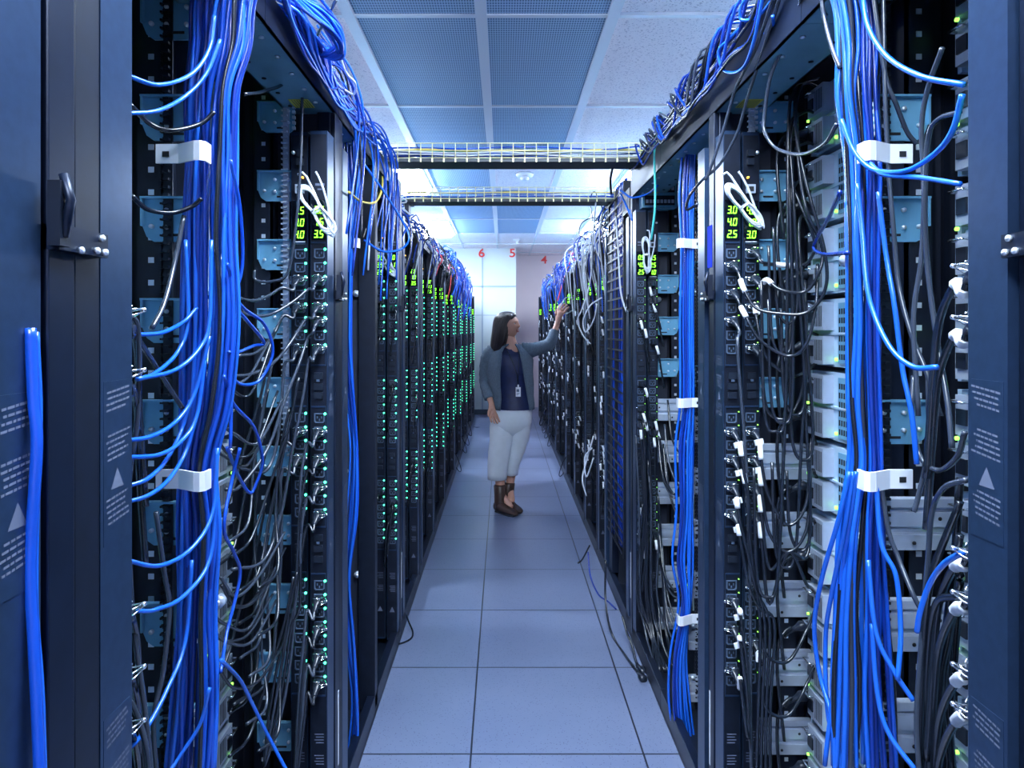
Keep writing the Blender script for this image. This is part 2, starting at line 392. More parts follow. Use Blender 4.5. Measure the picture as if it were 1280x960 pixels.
ORD=['first','second','third','fourth','fifth','sixth','seventh','eighth','ninth','tenth','eleventh','twelfth','thirteenth','fourteenth','fifteenth','sixteenth','seventeenth','eighteenth']
RACKS=[]
def rack(s,y0,y1,idx,wall,near,wall_before=True):
    """one cabinet between y0 and y1; its far side carries strips when wall is True"""
    y0+=.001; y1-=.001; far=y0>3.2; H=2.08 if far else TOPB[s]; PH=2.07 if far else SOFF; ROOFZ=2.08 if far else 2.33
    root=empty('server_rack',(X(s,.3),(y0+y1)/2,0))
    inv=Vector((-X(s,.3),-(y0+y1)/2,0))
    class B(MB):
        def build(q,name,parent=None,origin=None,bevel=0,label=None):
            q.v=[(x+inv.x,y+inv.y,z) for x,y,z in q.v]; return MB.build(q,name,parent,None,bevel,label)
    where=ORD[idx]
    tag(root,f'dark navy open server rack, {where} from the camera in the {SN[s]} row','server rack','server racks in the two rows')
    w=.05
    for yy,nm in((y0,'front_post'),(y1-w,'rear_post')):
        if near and yy==y0 and not wall_before and y0<2.6: continue
        if near and yy!=y0 and not wall and y0<2.0: continue
        if s>0 and near and not wall_before and yy==y0: continue
        if s>0 and near and not wall and yy!=y0: continue
        dark=(s<0 and near and not wall)
        b=B(); bx(b,s,.0 if dark else .012,.065 if dark else .05,yy,yy+w,.03 if dark else .09,PH,M_BLACK if dark else M_FRAME)
        b.build('corner_post',root,bevel=.003)
    b=B()
    for yy in(y0,y1-w): bx(b,s,1.0,1.06,yy,yy+w,.0,PH,M_FRAME)
    b.build('rear_post_pair',root)
    # sloping header beam over the aisle side, with stickers on its underside
    b=B()
    if far: bx(b,s,.02,.06,y0,y1,PH-.04,PH,M_FRAME)
    else: bx(b,s,.0,.14,y0,y1,SOFF,SOFF+.004,M_ROOF); bx(b,s,.0,.006,y0,y1,SOFF,H,M_FRAME); bx(b,s,.134,.14,y0,y1,SOFF,ROOFZ,M_ROOF)
    if not far: b.box(X(s,0),X(s,.14),y0,y1,H-.004,H,M_ROOF)
    if near:
        yy=y0+.06
        while yy<y1-.03: b.cyl((X(s,.03),yy,SOFF-.001),(X(s,.03),yy,SOFF-.004),.006,M_ZINC,8); b.cyl((X(s,.11),yy+.03,SOFF-.001),(X(s,.11),yy+.03,SOFF-.003),.006,M_DARKGAP,8); yy+=.105
    hb=b.build('header_beam',root)
    if near:
        b=B(); bx(b,s,.045,.10,y1-.16,y1-.09,SOFF-.0015,SOFF-.0005,M_YEL)
        for k in range(7): bx(b,s,.048+.007*k,.050+.007*k,y1-.155,y1-.095,SOFF-.0022,SOFF-.0015,M_TRAYD)
        b.build('warning_sticker',hb,label='yellow warning sticker')
    b=B(); bx(b,s,.06 if far else .14,1.06,y0,y1,ROOFZ,ROOFZ+.004,M_ROOF)
    if near:
        bx(b,s,.2,.27,y1-.2,y1-.12,ROOFZ-.002,ROOFZ-.0005,M_YEL)
    b.build('roof_panel',root)
    b=B(); bx(b,s,.0,.03,y0,y1,.0,.085,M_FRAME); bx(b,s,.0,1.06,y0,y1,.01,.02,M_BLACK)
    b.build('base_plinth',root,bevel=.002)
    # far side wall of the cabinet
    b=B(); bx(b,s,.125 if near and not wall and not(s<0 and y1>2) else .05,1.0,y1-.03,y1-.024,.02,ROOFZ,M_PANEL)
    for o_ in(.24,.27,.5,.53): bx(b,s,o_,o_+.012,y1-.04,y1-.03,.02,ROOFZ-.01,M_BLACK)
    b.build('side_panel',root)
    if near:
        yb=y1-.075
        b=B(); bx(b,s,.17,.178,yb,y1-.03,.09,ROOFZ,M_BLACK); bx(b,s,.17,.225,yb,yb+.003,.09,ROOFZ,M_BLACK)
        z=.12
        while z<ROOFZ-.02:
            bx(b,s,.192,.203,yb-.0015,yb,z,z+.011,M_ZINC); z+=.04445  # pale squares paint the brightness seen through the rail's square holes
        b.build('mounting_rail',root)
        for k,z in enumerate(ZB):
            if s>0 and k>=5:
                part(RAIL[s],'slide_rail',root,(X(s,.088)+inv.x,yb-.006+inv.y,z))
            else:
                if s<0 and wall and k==1 and idx==2: continue
                if s>0 and (not wall) and k in(0,3): continue
                part(BRK[s],'slide_bracket',root,(X(s,.105)+inv.x,yb-.008+inv.y,z))
        cm=comb_mesh(M_GREY if wall else M_BLACK,1.15 if wall else .1,2.3)
        part(cm,'toothed_channel',root,(X(s,(.085 if s>0 else .137)+(0 if wall else .03))+inv.x,yb-.01+inv.y,0))
        b=B()
        for o_,z in((.075,1.64),(.125,1.645),(.08,.95),(.12,.95),(.07,.55),(.12,.55)):
            b.cyl((X(s,o_),y1-.03,z),(X(s,o_),y1-.045,z),.013,M_GREY,14); b.cyl((X(s,o_),y1-.045,z),(X(s,o_),y1-.05,z),.006,M_ZINC,8)
        b.build('quarter_turn_fastener',root)
        if not wall:
            for z in(2.19,1.812,1.235,.45):
                if s<0 and y1>2 and z<1.5: continue
                part(CLIP[s],'cable_strap',root,(X(s,.020 if s>0 else .035)+inv.x,y1-.205+inv.y,z),label='white cable strap')
    if wall:
        b=B(); bx(b,s,-.002,.012,y1-.045,y1+.0,.05,PH,M_FRAME); b.build('door_edge',root,bevel=.002)
        if near:
            y=y1; q=B()
            bx(q,s,-.014,.02,y-.045,y+.045,1.587,1.615,M_FRAME)
            bx(q,s,-.022,-.008,y-.056,y-.038,1.59,1.66,M_BLACK)
            q.tube([(X(s,-.020),y-.047,1.668),(X(s,-.028),y-.047,1.64),(X(s,-.020),y-.047,1.60)],.005,M_FRAME,6)
            for dy,dz in((.03,.009),(.036,-.007),(-.01,-.01),(.02,-.007)): q.cyl((X(s,-.014),y+dy,1.6+dz),(X(s,-.018),y+dy,1.6+dz),.004,M_ZINC,8)
            q.build('door_latch',root)
        b=B(); bx(b,s,-.003,.0,y1-.012,y1-.002,.2,.42,M_WHITE)
        if near: b.build('edge_label',root,label='white edge label')
    RACKS.append(root)
    return root

# ---- seven segment digits
SEG={'0':'abcdef','1':'bc','2':'abged','3':'abgcd','4':'fgbc','5':'afgcd','6':'afgedc','7':'abc','8':'abcdefg','9':'abfgcd'}
def digits(b,text,cx,cz,h,xd,y,m):
    h*=.93
    """text centred at (cx,cz), reading along xd*x; thin plates at depth y"""
    w=h*.5; t=h*.125; pitch=w*1.45
    chars=[]; 
    for c in text:
        if c=='.': chars[-1]=(chars[-1][0],True)
        else: chars.append((c,False))
    n=len(chars); x=-(n*pitch-(pitch-w))/2
    for c,dot in chars:
        def q(x0,x1,z0,z1):
            sl=.12; vs=[]
            for (a,z) in((x0,z0),(x1,z0),(x1,z1),(x0,z1)): vs.append((cx+xd*(x+a+sl*z),y,cz+z))
            if xd<0: vs=vs[::-1]
            b.add(vs,[(0,1,2,3)],m)
        H=h/2
        for sgm in SEG[c]:
            if sgm=='a': q(t*.6,w-t*.6,H-t,H)
            if sgm=='d': q(t*.6,w-t*.6,-H,-H+t)
            if sgm=='g': q(t*.6,w-t*.6,-t/2,t/2)
            if sgm=='f': q(0,t,t*.3,H-t*.3)
            if sgm=='b': q(w-t,w,t*.3,H-t*.3)
            if sgm=='e': q(0,t,-H+t*.3,-t*.3)
            if sgm=='c': q(w-t,w,-H+t*.3,-t*.3)
        if dot: q(w+t*.35,w+t*1.25,-H,-H+t)
        x+=pitch
PW=.048
LEDZ=[z0-.0384*i for z0 in(1.726,1.263,.793) for i in range(8)]
def textlines(b,s,y0,y1,zc,n,m,rng):
    # blocks of illegible small print on the aisle side, slightly slanted
    for i in range(n):
        z=zc-.0075*i; a=y0+rng.uniform(0,.006); e=y1-rng.uniform(0,.012)
        while a<e:
            l=rng.uniform(.004,.010); l=min(l,e-a)
            b.add([(-s*.0008,a,z-.0014+ (a-y0)*.12),(-s*.0008,a+l,z-.0014+(a+l-y0)*.12),(-s*.0008,a+l,z+.0014+(a+l-y0)*.12),(-s*.0008,a,z+.0014+(a-y0)*.12)],[(0,1,2,3) if s<0 else (3,2,1,0)],m)
            a+=l+.0018
def pdu_meshes(s,fd,lo=False):
    """meshes of one strip; x grows into the rack, face plane y=0 facing fd"""
    R={}
    D=.07
    b=MB(); b.box(0,s*PW,0,-fd*D,.05,2.06,M_NAVY if not lo else M_NAVY)
    R['housing']=b.mesh('housing')
    b=MB()
    b.box(s*.002,s*(PW-.002),0,fd*.0015,.06,2.05,M_BLACK)
    for z0,z1 in((1.745,1.40),(1.283,.945),(.813,.47)):
        for zz in(z0,z1): b.box(s*.005,s*(PW-.003),fd*.0015,fd*.004,zz-.0022,zz+.0022,M_NAVY)
        b.box(s*.0045,s*.006,fd*.0015,fd*.003,z1,z0,M_NAVY)
    for z in(1.37,1.34,1.315,.915,.885,.855): b.box(s*.012,s*.036,fd*.0015,fd*.008,z-.009,z+.009,M_SOCK); 
    for z in(1.36,.905): b.box(s*.02,s*.028,fd*.008,fd*.011,z-.006,z+.0,M_RING)
    for z in(.36,.30): 
        for i in range(4): b.box(s*.01,s*(.036-.004*(i%2)),fd*.0015,fd*.0018,z-.008*i,z-.008*i+.0025,M_LABELT)
    b.add([(s*.012,fd*.002,.18),(s*.036,fd*.002,.18),(s*.024,fd*.002,.205)],[(0,1,2) if s*fd<0 else (2,1,0)],M_LABELT)
    R['face_plate']=b.mesh('face_plate')
    def outlet(b,zc):
        c=s*.022; hw=.0145; h=.0135
        o=[(-hw,-h+.004),(-hw+.004,-h),(hw-.004,-h),(hw,-h+.004),(hw,h),(-hw,h)]
        n=len(o); k=.8
        outer=[(c+x,fd*.0045,zc+z) for x,z in o]; inner=[(c+x*k,fd*.0045,zc+z*k) for x,z in o]; back=[(c+x*k,fd*.0016,zc+z*k) for x,z in o]; base=[(c+x,fd*.0015,zc+z) for x,z in o]
        fs=[]
        for i in range(n):
            j=(i+1)%n
            fs+= [(i,j,n+j,n+i),(n+i,n+j,2*n+j,2*n+i),(3*n+i,3*n+j,j,i)]
        b.add(outer+inner+back+base,fs,M_RING)
        b.add(back,[tuple(range(n))],M_SOCK)
        for dx,dz in((-.006,.002),(.006,.002),(0,-.005)): b.box(c+dx-.0013,c+dx+.0013,fd*.0017,fd*.0035,zc+dz-.003,zc+dz+.003,M_RING)
    if lo:
        for g in range(3):
            b=MB()
            for z in LEDZ[8*g:8*g+8]: outlet(b,z-.012)
            b.box(s*.006,s*.038,fd*.0015,fd*.0017,LEDZ[8*g+7]-.028,LEDZ[8*g]+.003,M_SOCK)
            R['outlets%d'%g]=b.mesh('outlet_bank')
    else:
        b=MB(); outlet(b,0); R['outlet']=b.mesh('outlet')
    return R
PM={}
def getpm(s,fd,lo):
    if (s,fd,lo) not in PM: PM[(s,fd,lo)]=pdu_meshes(s,fd,lo)
    return PM[(s,fd,lo)]
LEDM={}
def led_mesh(fd,m,r):
    k=(fd,m.name,r)
    if k not in LEDM:
        b=MB(); b.loft([[(rr*math.cos(2*PI*j/10),fd*y,rr*math.sin(2*PI*j/10)) for j in range(10)] for rr,y in((r,.001),(r,.003),(r*.6,.0055),(.0004,.006))],m)
        LEDM[k]=b.mesh('indicator_light')
    return LEDM[k]
def pdu(s,fd,off,yface,label,rows,near=True,leds='teal',second=False,printed=True,hide=None):
    root=empty('power_strip',(X(s,off),yface,.05),label,'power strip','vertical power strips along the racks')
    O=(0,0,-.05)
    pm=getpm(s,fd,not near)
    part(pm['housing'],'housing',root,O); part(pm['face_plate'],'face_plate',root,O)
    lz=[z for z in LEDZ]
    if near:
        for z in LEDZ: part(pm['outlet'],'outlet',root,(0,0,z-.012-.05))
    else:
        for g in range(3): part(pm['outlets%d'%g],'outlet_bank',root,O)
    lm={'teal':M_LEDT,'green':M_LEDG}[leds]
    if leds=='teal':
        r=.0036 if near else .0042
        if near:
            for z in LEDZ: part(led_mesh(fd,lm,r),'indicator_light',root,(s*.041 if s>0 else -.006,fd*.001,z-.05),label='glowing teal indicator light')
        else:
            key=('col',fd,s)
            if key not in LEDM:
                b=MB()
                for z in LEDZ:
                    b.loft([[((s*.041 if s>0 else -.006)+rr*math.cos(2*PI*j/8),fd*y,z+rr*math.sin(2*PI*j/8)) for j in range(8)] for rr,y in((r,.001),(r,.003),(.0004,.006))],lm)
                LEDM[key]=b.mesh('indicator_light_column')
            part(LEDM[key],'indicator_lights',root,O,label='column of glowing teal indicator lights')['kind']='stuff'
    else:
        if near:
            for z in LEDZ: part(led_mesh(fd,lm,.0016),'indicator_light',root,(s*.042,fd*.002,z+.006-.05))
    b=MB(); b.box(s*.003,s*(PW-.003),fd*.0015,fd*.003,1.752-.05,1.865-.05,M_GLOSS)
    dp=b.build('display',root)
    b=MB(); xd=1 if fd<0 else -1
    for i,t in enumerate(rows):
        if t: digits(b,t,s*.024,1.837-.05-.034*i,.0235,xd,fd*.0034,M_DIGIT)
    b.build('digits',dp,label='glowing green digits')
    if near:
        b=MB(); b.box(s*.008,s*.034,fd*.0015,fd*.002,1.905-.05,1.912-.05,M_LABELT); b.box(s*.008,s*.028,fd*.0015,fd*.002,1.893-.05,1.897-.05,M_LABELT)
        if second:
            b.box(s*.008,s*.04,fd*.0015,fd*.0025,1.742-.05,1.75-.05,M_WHITE)
        b.build('name_label',root)
        if second:
            b=MB()
            for z in(2.0,1.975): b.box(s*.012,s*.03,fd*.0015,fd*.012,z-.06,z-.042,M_SOCK)
            b.box(s*.010,s*.034,fd*.0015,fd*.01,1.895-.06,1.92-.06,M_GREY); b.box(s*.015,s*.029,fd*.0101,fd*.0105,1.9-.06,1.914-.06,M_DARKGAP)
            b.cyl((s*.014,fd*.002,1.93-.05),(s*.014,fd*.008,1.93-.05),.003,M_LEDO,8)
            b.cyl((s*.04,fd*.002,2.0-.05),(s*.04,fd*.01,2.0-.05),.005,M_ZINC,8)
            b.build('network_port',root)
    if printed:
        rng=random.Random(int(yface*100)+s)
        y0,y1=(.006,.064) if fd<0 else (-.064,-.006)
        for zz in(1.42,1.0):
            b=MB(); b.box(-s*.0006,0,y0,y1,zz-.05-.19,zz+.015-.05,M_NAVY)
            textlines(b,s,y0+.004,y1,zz-.05,4,M_LABELT,rng); textlines(b,s,y0+.004,y1,zz-.055-.05,5,M_LABELT,rng)
            c=(y0+y1)/2; zt=zz-.11-.05
            b.add([(-s*.0008,c-.014,zt-.012),(-s*.0008,c+.014,zt-.012),(-s*.0008,c,zt+.014)],[(0,1,2) if s<0 else (2,1,0)],M_LABELT)
            textlines(b,s,y0+.004,y1,zz-.135-.05,5,M_LABELT,rng)
            b.build('warning_label',root,label='pale printed warning text')
    return root

# walls of each row: (distance, True when power strips hang there)
WALLS={-1:[(.15,False),(.775,True),(1.40,False),(2.02,True),(2.65,False),(3.27,True),(4.02,True),(4.87,True),(5.77,True),(6.92,True),(8.02,True),(9.32,True),(10.52,True),(11.55,True)],
        1:[(.15,False),(.775,True),(1.40,False),(2.02,True),(2.65,False),(3.27,True),(3.95,False),(4.47,True),(5.17,True),(5.92,True),(6.72,True),(8.02,True),(9.32,True),(10.62,True),(11.8,True)]}
TXT={-1:[['1.5','2.1','3.0'],['2.0','2.1','2.5'],['2.0','3.0','3.5'],['3.0','1.0','3.5'],['2.0','2.5','3.5'],['3.5','2.0','1.5'],['2.6','1.0','2.0']],
      1:[['3.0','4.0','2.5'],['0.5','4.0','2.5'],['1.5','2.0','3.0'],['2.0','3.5','4.0'],['3.0','1.5','2.5'],['2.5','3.0','0.5']]}
for s in(-1,1):
    prev=-.475
    wi=0
    for i,(y,wl) in enumerate(WALLS[s]):
        near=y<3.6
        rack(s,prev,y,i,wl,near,WALLS[s][i-1][1] if i else True)
        if wl:
            yf=y-.125
            t=TXT[s][(wi-1)%len(TXT[s])]; wi+=1
            nearp=y<4.9
            ld='teal' if s<0 else 'green'
            n=ORD[i]
            t2=[None,None,None]
            if y==2.02: t2=['2.0','3.0','2.5'] if s<0 else ['4.0','1.0','3.0']
            elif y==3.27: t2=['2.0','3.5','2.5'] if s<0 else ['1.5','2.5','1.0']
            else: t2=[random.choice(['1.0','2.5','3.0','2.0']) for _ in range(3)]
            if y==2.02 and s<0: t1=['2.0','1.5','3.5']; t2=['1.5','1.0','4.0']
            else: t1=t
            pdu(s,-1,0,yf,f'aisle-side power strip facing the camera, {n} rack of the {SN[s]} row',t1,nearp,ld,False,nearp)
            pdu(s,-1,.058,yf+.012,f'inner power strip facing the camera, {n} rack of the {SN[s]} row',t2,nearp,ld,True,False)
            if y<4.2: pdu(s,1,0,y+.122,f'power strip with face turned away, {SN[s]} row just past the {n} rack',t1,nearp,ld,False,nearp)
        prev=y

# blue sticker on the right frame
b=MB(); b.box(X(1,-.004),X(1,.0),1.992,2.03,1.685,1.81,M_BLUEL)
tag(b.build('blue_sign'),'plain blue sticker on the door frame beside the nearest right strips','sticker')

# ------------------------------------------------------------------ servers behind the openings
def server_parts(s):
    """rear of a chassis; local x=0 is the rear plane, growing into the rack; y spans 0..-.43; z 0...182"""
    R=[]
    b=MB(); L=.43; H=.182
    b.box(0,s*.5,-L,0,0,H,M_SILVER)
    b.box(-s*.012,0,-.012,0,0,H,M_SILVER); b.box(-s*.012,0,-L,-L+.012,0,H,M_SILVER)
    b.box(-s*.006,0,-L+.012,-.012,.086,.092,M_SILVER)
    R.append(('chassis',b.mesh('chassis')))
    for (y0,z0) in((-.11,.006),(-.11,.098)):
        b=MB(); b.box(-s*.03,0,y0,y0+.09,z0,z0+.076,M_GREY)
        for i in range(6): b.box(-s*.0305,-s*.03,y0+.008+.007*i,y0+.011+.007*i,z0+.01,z0+.066,M_DARKGAP)
        b.box(-s*.034,-s*.03,y0+.055,y0+.083,z0+.02,z0+.05,M_SOCK)
        b.tube([(-s*.03,y0+.052,z0+.064),(-s*.045,y0+.052,z0+.064),(-s*.045,y0+.086,z0+.064),(-s*.03,y0+.086,z0+.064)],.003,M_CHROME,6)
        R.append(('power_supply',b.mesh('power_supply')))
    for y0 in(-.40,-.26):
        b=MB(); b.box(-s*.004,0,y0,y0+.12,.01,.17,M_STEEL)
        for i in range(9):
            for j in range(6): b.box(-s*.0046,-s*.004,y0+.012+.012*i,y0+.019+.012*i,.02+.024*j,.035+.024*j,M_DARKGAP)
        R.append(('fan_panel',b.mesh('fan_panel')))
    b=MB(); b.cyl((-s*.031,-.03,.092),(-s*.036,-.03,.092),.004,M_LEDG,8); b.cyl((0,-.128,.02),(-s*.006,-.128,.02),.005,M_LEDG,8)
    R.append(('status_light',b.mesh('status_light')))
    return R
SRV={s:server_parts(s) for s in(1,-1)}
HT=['topmost','second from the top','third from the top','fourth from the top','fifth from the top','sixth from the top','seventh from the top','eighth from the top','ninth from the top','lowest']
for s in(1,-1):
    off=.27 if s>0 else .30
    for (y0,y1,rn) in((.15,.775,'second'),(.775,1.40,'third'),(1.40,2.02,'fourth'),(2.02,2.65,'fifth'),(2.65,3.27,'sixth')):
        if y0<.7: continue
        for k in range(10):
            z=ZB[k]-.115
            e=empty('server_chassis',(X(s,off),y1-.10,z),f'silver server chassis in the {rn} {SN[s]} rack, {HT[k]} of its stack','server','server chassis stacked in the racks')
            for n,me in SRV[s]: part(me,n,e)
# ------------------------------------------------------------------ network cable bundles
LABB={-1:'blue cable in the thick left row bundle held by white straps',
      1:'blue cable in the thick right row bundle held by white straps'}
def bundle(s,n,levels,yc,yr,label,group,mats,r=(.0036,.0046),seed=1,black=0,blabel=None):
    rng=random.Random(seed)
    for i in range(n):
        u=(i+.5)/n+rng.uniform(-.06,.06); v=rng.random()
        pts=[]
        for (py,p0,p1) in levels:
            u=min(1,max(0,u+rng.uniform(-.05,.05)))
            d=yc+(v-.5)*yr+rng.uniform(-.006,.006)
            w=W(p0+(p1-p0)*u,py,yc); dx=w.x
            pts.append((dx,d,w.z))
        if i%max(1,n//max(1,black))==3 and black: m=M_CB if i%2 else M_CG; lb=blabel; gp=group+', dark ones'; nm='dark_cable'
        else: m=rng.choice(mats); lb=label; gp=group; nm='network_cable'
        cable(pts,rng.uniform(*r),m,lb,'cable',gp,nm,seg=7)
bundle(-1,40,[(-60,255,345),(0,240,325),(60,236,318),(120,232,302),(205,230,298),(300,227,298),(400,226,300),(500,224,290),(582,222,272),(660,221,276),(760,221,270),(860,215,272),(965,205,270)],1.25,.07,LABB[-1],'blue cables of the left bundle',[M_B1,M_B1,M_B2,M_B3],seed=3,black=3,blabel='dark cable running down inside the thick blue bundle of the left row')
bundle(1,26,[(-60,1025,1075),(0,1045,1092),(60,1050,1098),(120,1048,1098),(207,1058,1100),(300,1060,1098),(400,1062,1096),(500,1062,1098),(580,1066,1100),(660,1048,1106),(760,1040,1112),(860,1035,1118),(965,1030,1125)],1.25,.06,LABB[1],'blue cables of the right bundle',[M_B1,M_B2,M_B2,M_B3],seed=5,black=5,blabel='dark cable running down inside the thick blue bundle of the right row')
# narrower bundles further on
bundle(1,13,[(128,858,884),(150,856,882),(178,855,872),(240,850,869),(307,853,868),(400,852,868),(502,852,868),(560,846,868),(640,848,866),(700,842,866),(757,851,863),(820,840,858),(880,838,862),(930,846,868)],2.47,.05,'blue network cable in the slim bundle strapped beside the blue sticker, right row','blue cables of the slim right bundle',[M_B1,M_B2,M_B3],(.0035,.0048),8)
bundle(-1,9,[(100,395,440),(160,405,440),(225,428,442),(305,430,442),(420,428,441),(480,430,444),(560,438,449),(640,434,449),(720,430,440),(800,432,446),(880,440,449),(965,432,452)],2.36,.03,'blue network cable hanging between the left row door frame and the dark post beyond','blue cables beside the left door frame',[M_B1,M_B3,M_B2],(.0035,.0048),9)

def one(px,m,r,label,group=None,name='network_cable',seg=8,cat='cable'):
    return cable([W(*p) for p in px],r,m,label,cat,group,name,seg)
# blue cables leaving the left bundle towards the strips at the left
G='blue cables branching off the left bundle'
def leftb(ps,l,m=M_B2,r=.0036): one(ps,m,r,l,G)
leftb([(268,20,1.2),(262,60,1.19),(240,92,1.14),(200,106,1.05),(160,95,.99)],'uppermost blue cable sweeping left out of the left bundle to the dark strip')
leftb([(275,50,1.2),(258,92,1.18),(232,120,1.14),(198,138,1.05),(160,142,.99)],'second blue cable from the top sweeping left across the upper steel bracket')
leftb([(246,385,1.2),(230,402,1.17),(205,415,1.1),(180,418,1.04),(152,416,.98)],'nearly level blue cable reaching the left strip just below the fourth bracket')
leftb([(232,300,1.2),(235,400,1.19),(222,440,1.16),(196,465,1.08),(172,474,1.0)],'blue cable curling left above the fifth bracket, upper of a crossing pair')
leftb([(264,300,1.19),(262,400,1.18),(250,435,1.16),(220,462,1.1),(172,474,1.0)],'blue cable curling left above the fifth bracket, lower of a crossing pair')
leftb([(262,420,1.18),(244,490,1.17),(222,525,1.13),(190,545,1.05),(154,551,.98)],'blue cable sweeping left over the fifth bracket to the strip beside the warning print')
leftb([(256,450,1.18),(246,520,1.17),(228,550,1.13),(200,568,1.06),(154,572,.98)],'blue cable with a bright sheen ending at the strip just below the fifth bracket')
leftb([(238,500,1.19),(226,540,1.17),(208,575,1.1),(185,598,1.03),(162,607,1.0)],'blue cable falling left from the bundle level with the lower white strap, upper one')
leftb([(246,520,1.19),(232,565,1.17),(212,598,1.1),(188,618,1.03),(158,628,.99)],'blue cable falling left from the bundle level with the lower white strap, lower one')
leftb([(272,560,1.18),(266,640,1.17),(240,685,1.12),(200,707,1.05),(155,700,.98)],'blue cable sweeping left past the sixth bracket')
leftb([(270,620,1.18),(262,700,1.17),(230,745,1.1),(195,762,1.04),(172,764,1.0)],'blue cable sweeping left onto the seventh bracket')
leftb([(240,700,1.19),(232,800,1.17),(210,860,1.1),(180,915,1.03),(150,946,.97)],'blue cable trailing away low at the bottom left of the bundle')
# loops right of the left bundle
G2='blue loops right of the left bundle'
def loopb(ps,l,m=M_B1,r=.0036): one(ps,m,r,l,G2)
loopb([(284,330,1.2),(300,380,1.3),(330,405,1.45),(341,440,1.5),(325,475,1.48),(300,480,1.42),(285,462,1.35)],'large blue loop bulging right of the left bundle over the dark rack bay')
loopb([(286,440,1.22),(298,440,1.35),(318,432,1.45),(330,428,1.48),(308,400,1.4),(288,378,1.25)],'blue cable crossing the large blue loop right of the left bundle')
loopb([(280,470,1.2),(292,505,1.3),(318,535,1.45),(328,575,1.5),(320,605,1.5),(312,616,1.48),(298,595,1.4),(284,560,1.25)],'long drooping blue loop beside the lower white strap of the left bundle')
loopb([(288,200,1.2),(300,260,1.25),(303,330,1.28),(292,380,1.26),(290,460,1.25),(288,560,1.25)],'blue cable running down just right of the left bundle')
loopb([(300,560,1.3),(290,600,1.3),(280,660,1.27),(292,690,1.35),(300,720,1.4),(284,790,1.35),(276,840,1.27)],'blue cable wandering down right of the left bundle near the sixth bracket')
loopb([(276,825,1.22),(300,850,1.35),(318,885,1.42),(338,925,1.46),(362,970,1.48)],'straight blue cable slanting down right at the foot of the left bundle',M_B2)
loopb([(262,860,1.2),(250,905,1.2),(225,945,1.18),(205,975,1.15)],'blue cable peeling off the foot of the left bundle',M_B2)
# big drape of blue cables at the top of the left row
rng=random.Random(21); GD='blue cables draped over the top of the left row'
for i in range(22):
    a=rng.uniform(0,1); k=rng.uniform(-1,1)
    h=rng.uniform(-1,1)
    base=[(322+rng.uniform(-30,30),-45,1.42),(352+26*a,-22+26*a+8*h,1.5),(388+22*a+6*k,-6+38*a+6*h,1.58),(414+10*a+6*k,20+34*a,1.64),(426+4*k,44+22*a,1.68),(426+4*k,62+8*k,1.7),(412+7*k,70+5*k,1.71),(394+10*k,60+10*h,1.72),(376+10*k,40+16*h,1.74),(356+14*k,34+24*h,1.8)]
    cable([W(*p) for p in base],.0036,rng.choice([M_B1,M_B2,M_B3]),'blue cable in the big looped coil draped over the left rack top','cable',GD)
for i in range(20):
    x0=(rng.uniform(402,436) if i>5 else rng.uniform(386,400)); sl=rng.uniform(-4,6)
    d=1.78+.5*(x0-360)/62
    pts=[(x0-28,30+rng.uniform(-20,20),d),(x0-6,72+rng.uniform(-12,12),d),(x0+6,130,d+.0),(x0+8+sl,200+rng.uniform(-20,20),d),(x0+12+sl,rng.uniform(230,310),d)][:5 if i>5 else 3]
    pts=[(min(px,452),py,dd) for px,py,dd in pts]
    cable([W(*p) for p in pts],.0036,rng.choice([M_B1,M_B2,M_B3,M_B1]),'blue network cable hanging from the looped coil at the top of the left row','cable','blue cables hanging from the coil')
for i in range(26):
    ya=rng.uniform(1.3,1.7); yb=ya+rng.uniform(.4,.9); q=rng.random(); n_=5
    pts=[(XL-.09,ya-.1,2.232)]+[(XL+.008+.03*q+rng.uniform(0,.005),ya+(yb-ya)*k/n_,2.235-.10*q*math.sin(PI*(k+.5)/(n_+1))-.05*q*k/n_+rng.uniform(-.008,.008)) for k in range(n_+1)]
    cable(pts,.0038,rng.choice([M_B1,M_B2,M_B3,M_B1]),'blue network cable running along the left header beam under the coil','cable','blue cables along the left header beam',name='beam_cable',seg=5)
GT='cables spilling over the left rack tops toward the near tray'
for i in range(26):
    t=rng.random(); d=2.0+1.0*t; x=XL+rng.uniform(-.04,.03); z=2.2+rng.uniform(.0,.09)-.02*t
    pts=[(x-.12,d-.25,z+.03),(x-.02,d-.1,z+.03+rng.uniform(0,.05)),(x+rng.uniform(0,.03),d,z-.02),(x+.02,d+.06,z-.16),(x+rng.uniform(-.02,.02),d+rng.uniform(-.05,.1),z-.35-rng.uniform(0,.25))]
    cable(pts,.0036,rng.choice([M_B1,M_B2,M_B3,M_B1,M_CB,M_CW]),'network cable spilling over the left rack tops between the coil and the near tray','cable',GT)
one([(436,240,2.1),(452,252,2.3),(470,252,2.5),(478,232,2.7),(476,205,2.9)],M_CY,.004,'yellow cable curving over the left row below the near cable tray')
one([(455,205,2.4),(480,240,2.5),(505,280,2.6),(511,300,2.6),(500,312,2.6),(478,314,2.55),(455,300,2.5)],M_B2,.0045,'bright blue cable looping loosely in front of the dark left row post')
one([(420,55,1.8),(432,90,1.9),(444,104,2.0),(442,118,2.05),(430,112,2.0)],M_CW,.0035,'white cable end hooked over the top left rack edge')
# near thick blue cable at the far left
one([(38,410,.70),(42,500,.70),(46,560,.70),(38,700,.70),(42,800,.70),(46,880,.70),(50,975,.70)],M_B1,.0056,'thick blue cable hanging over the dark side panel at the extreme left',None)
one([(44,415,.71),(48,520,.71),(44,640,.71),(43,760,.71),(50,860,.71),(54,975,.71)],M_B2,.0040,'slimmer blue cable twisted along the thick blue cable at the extreme left',None)
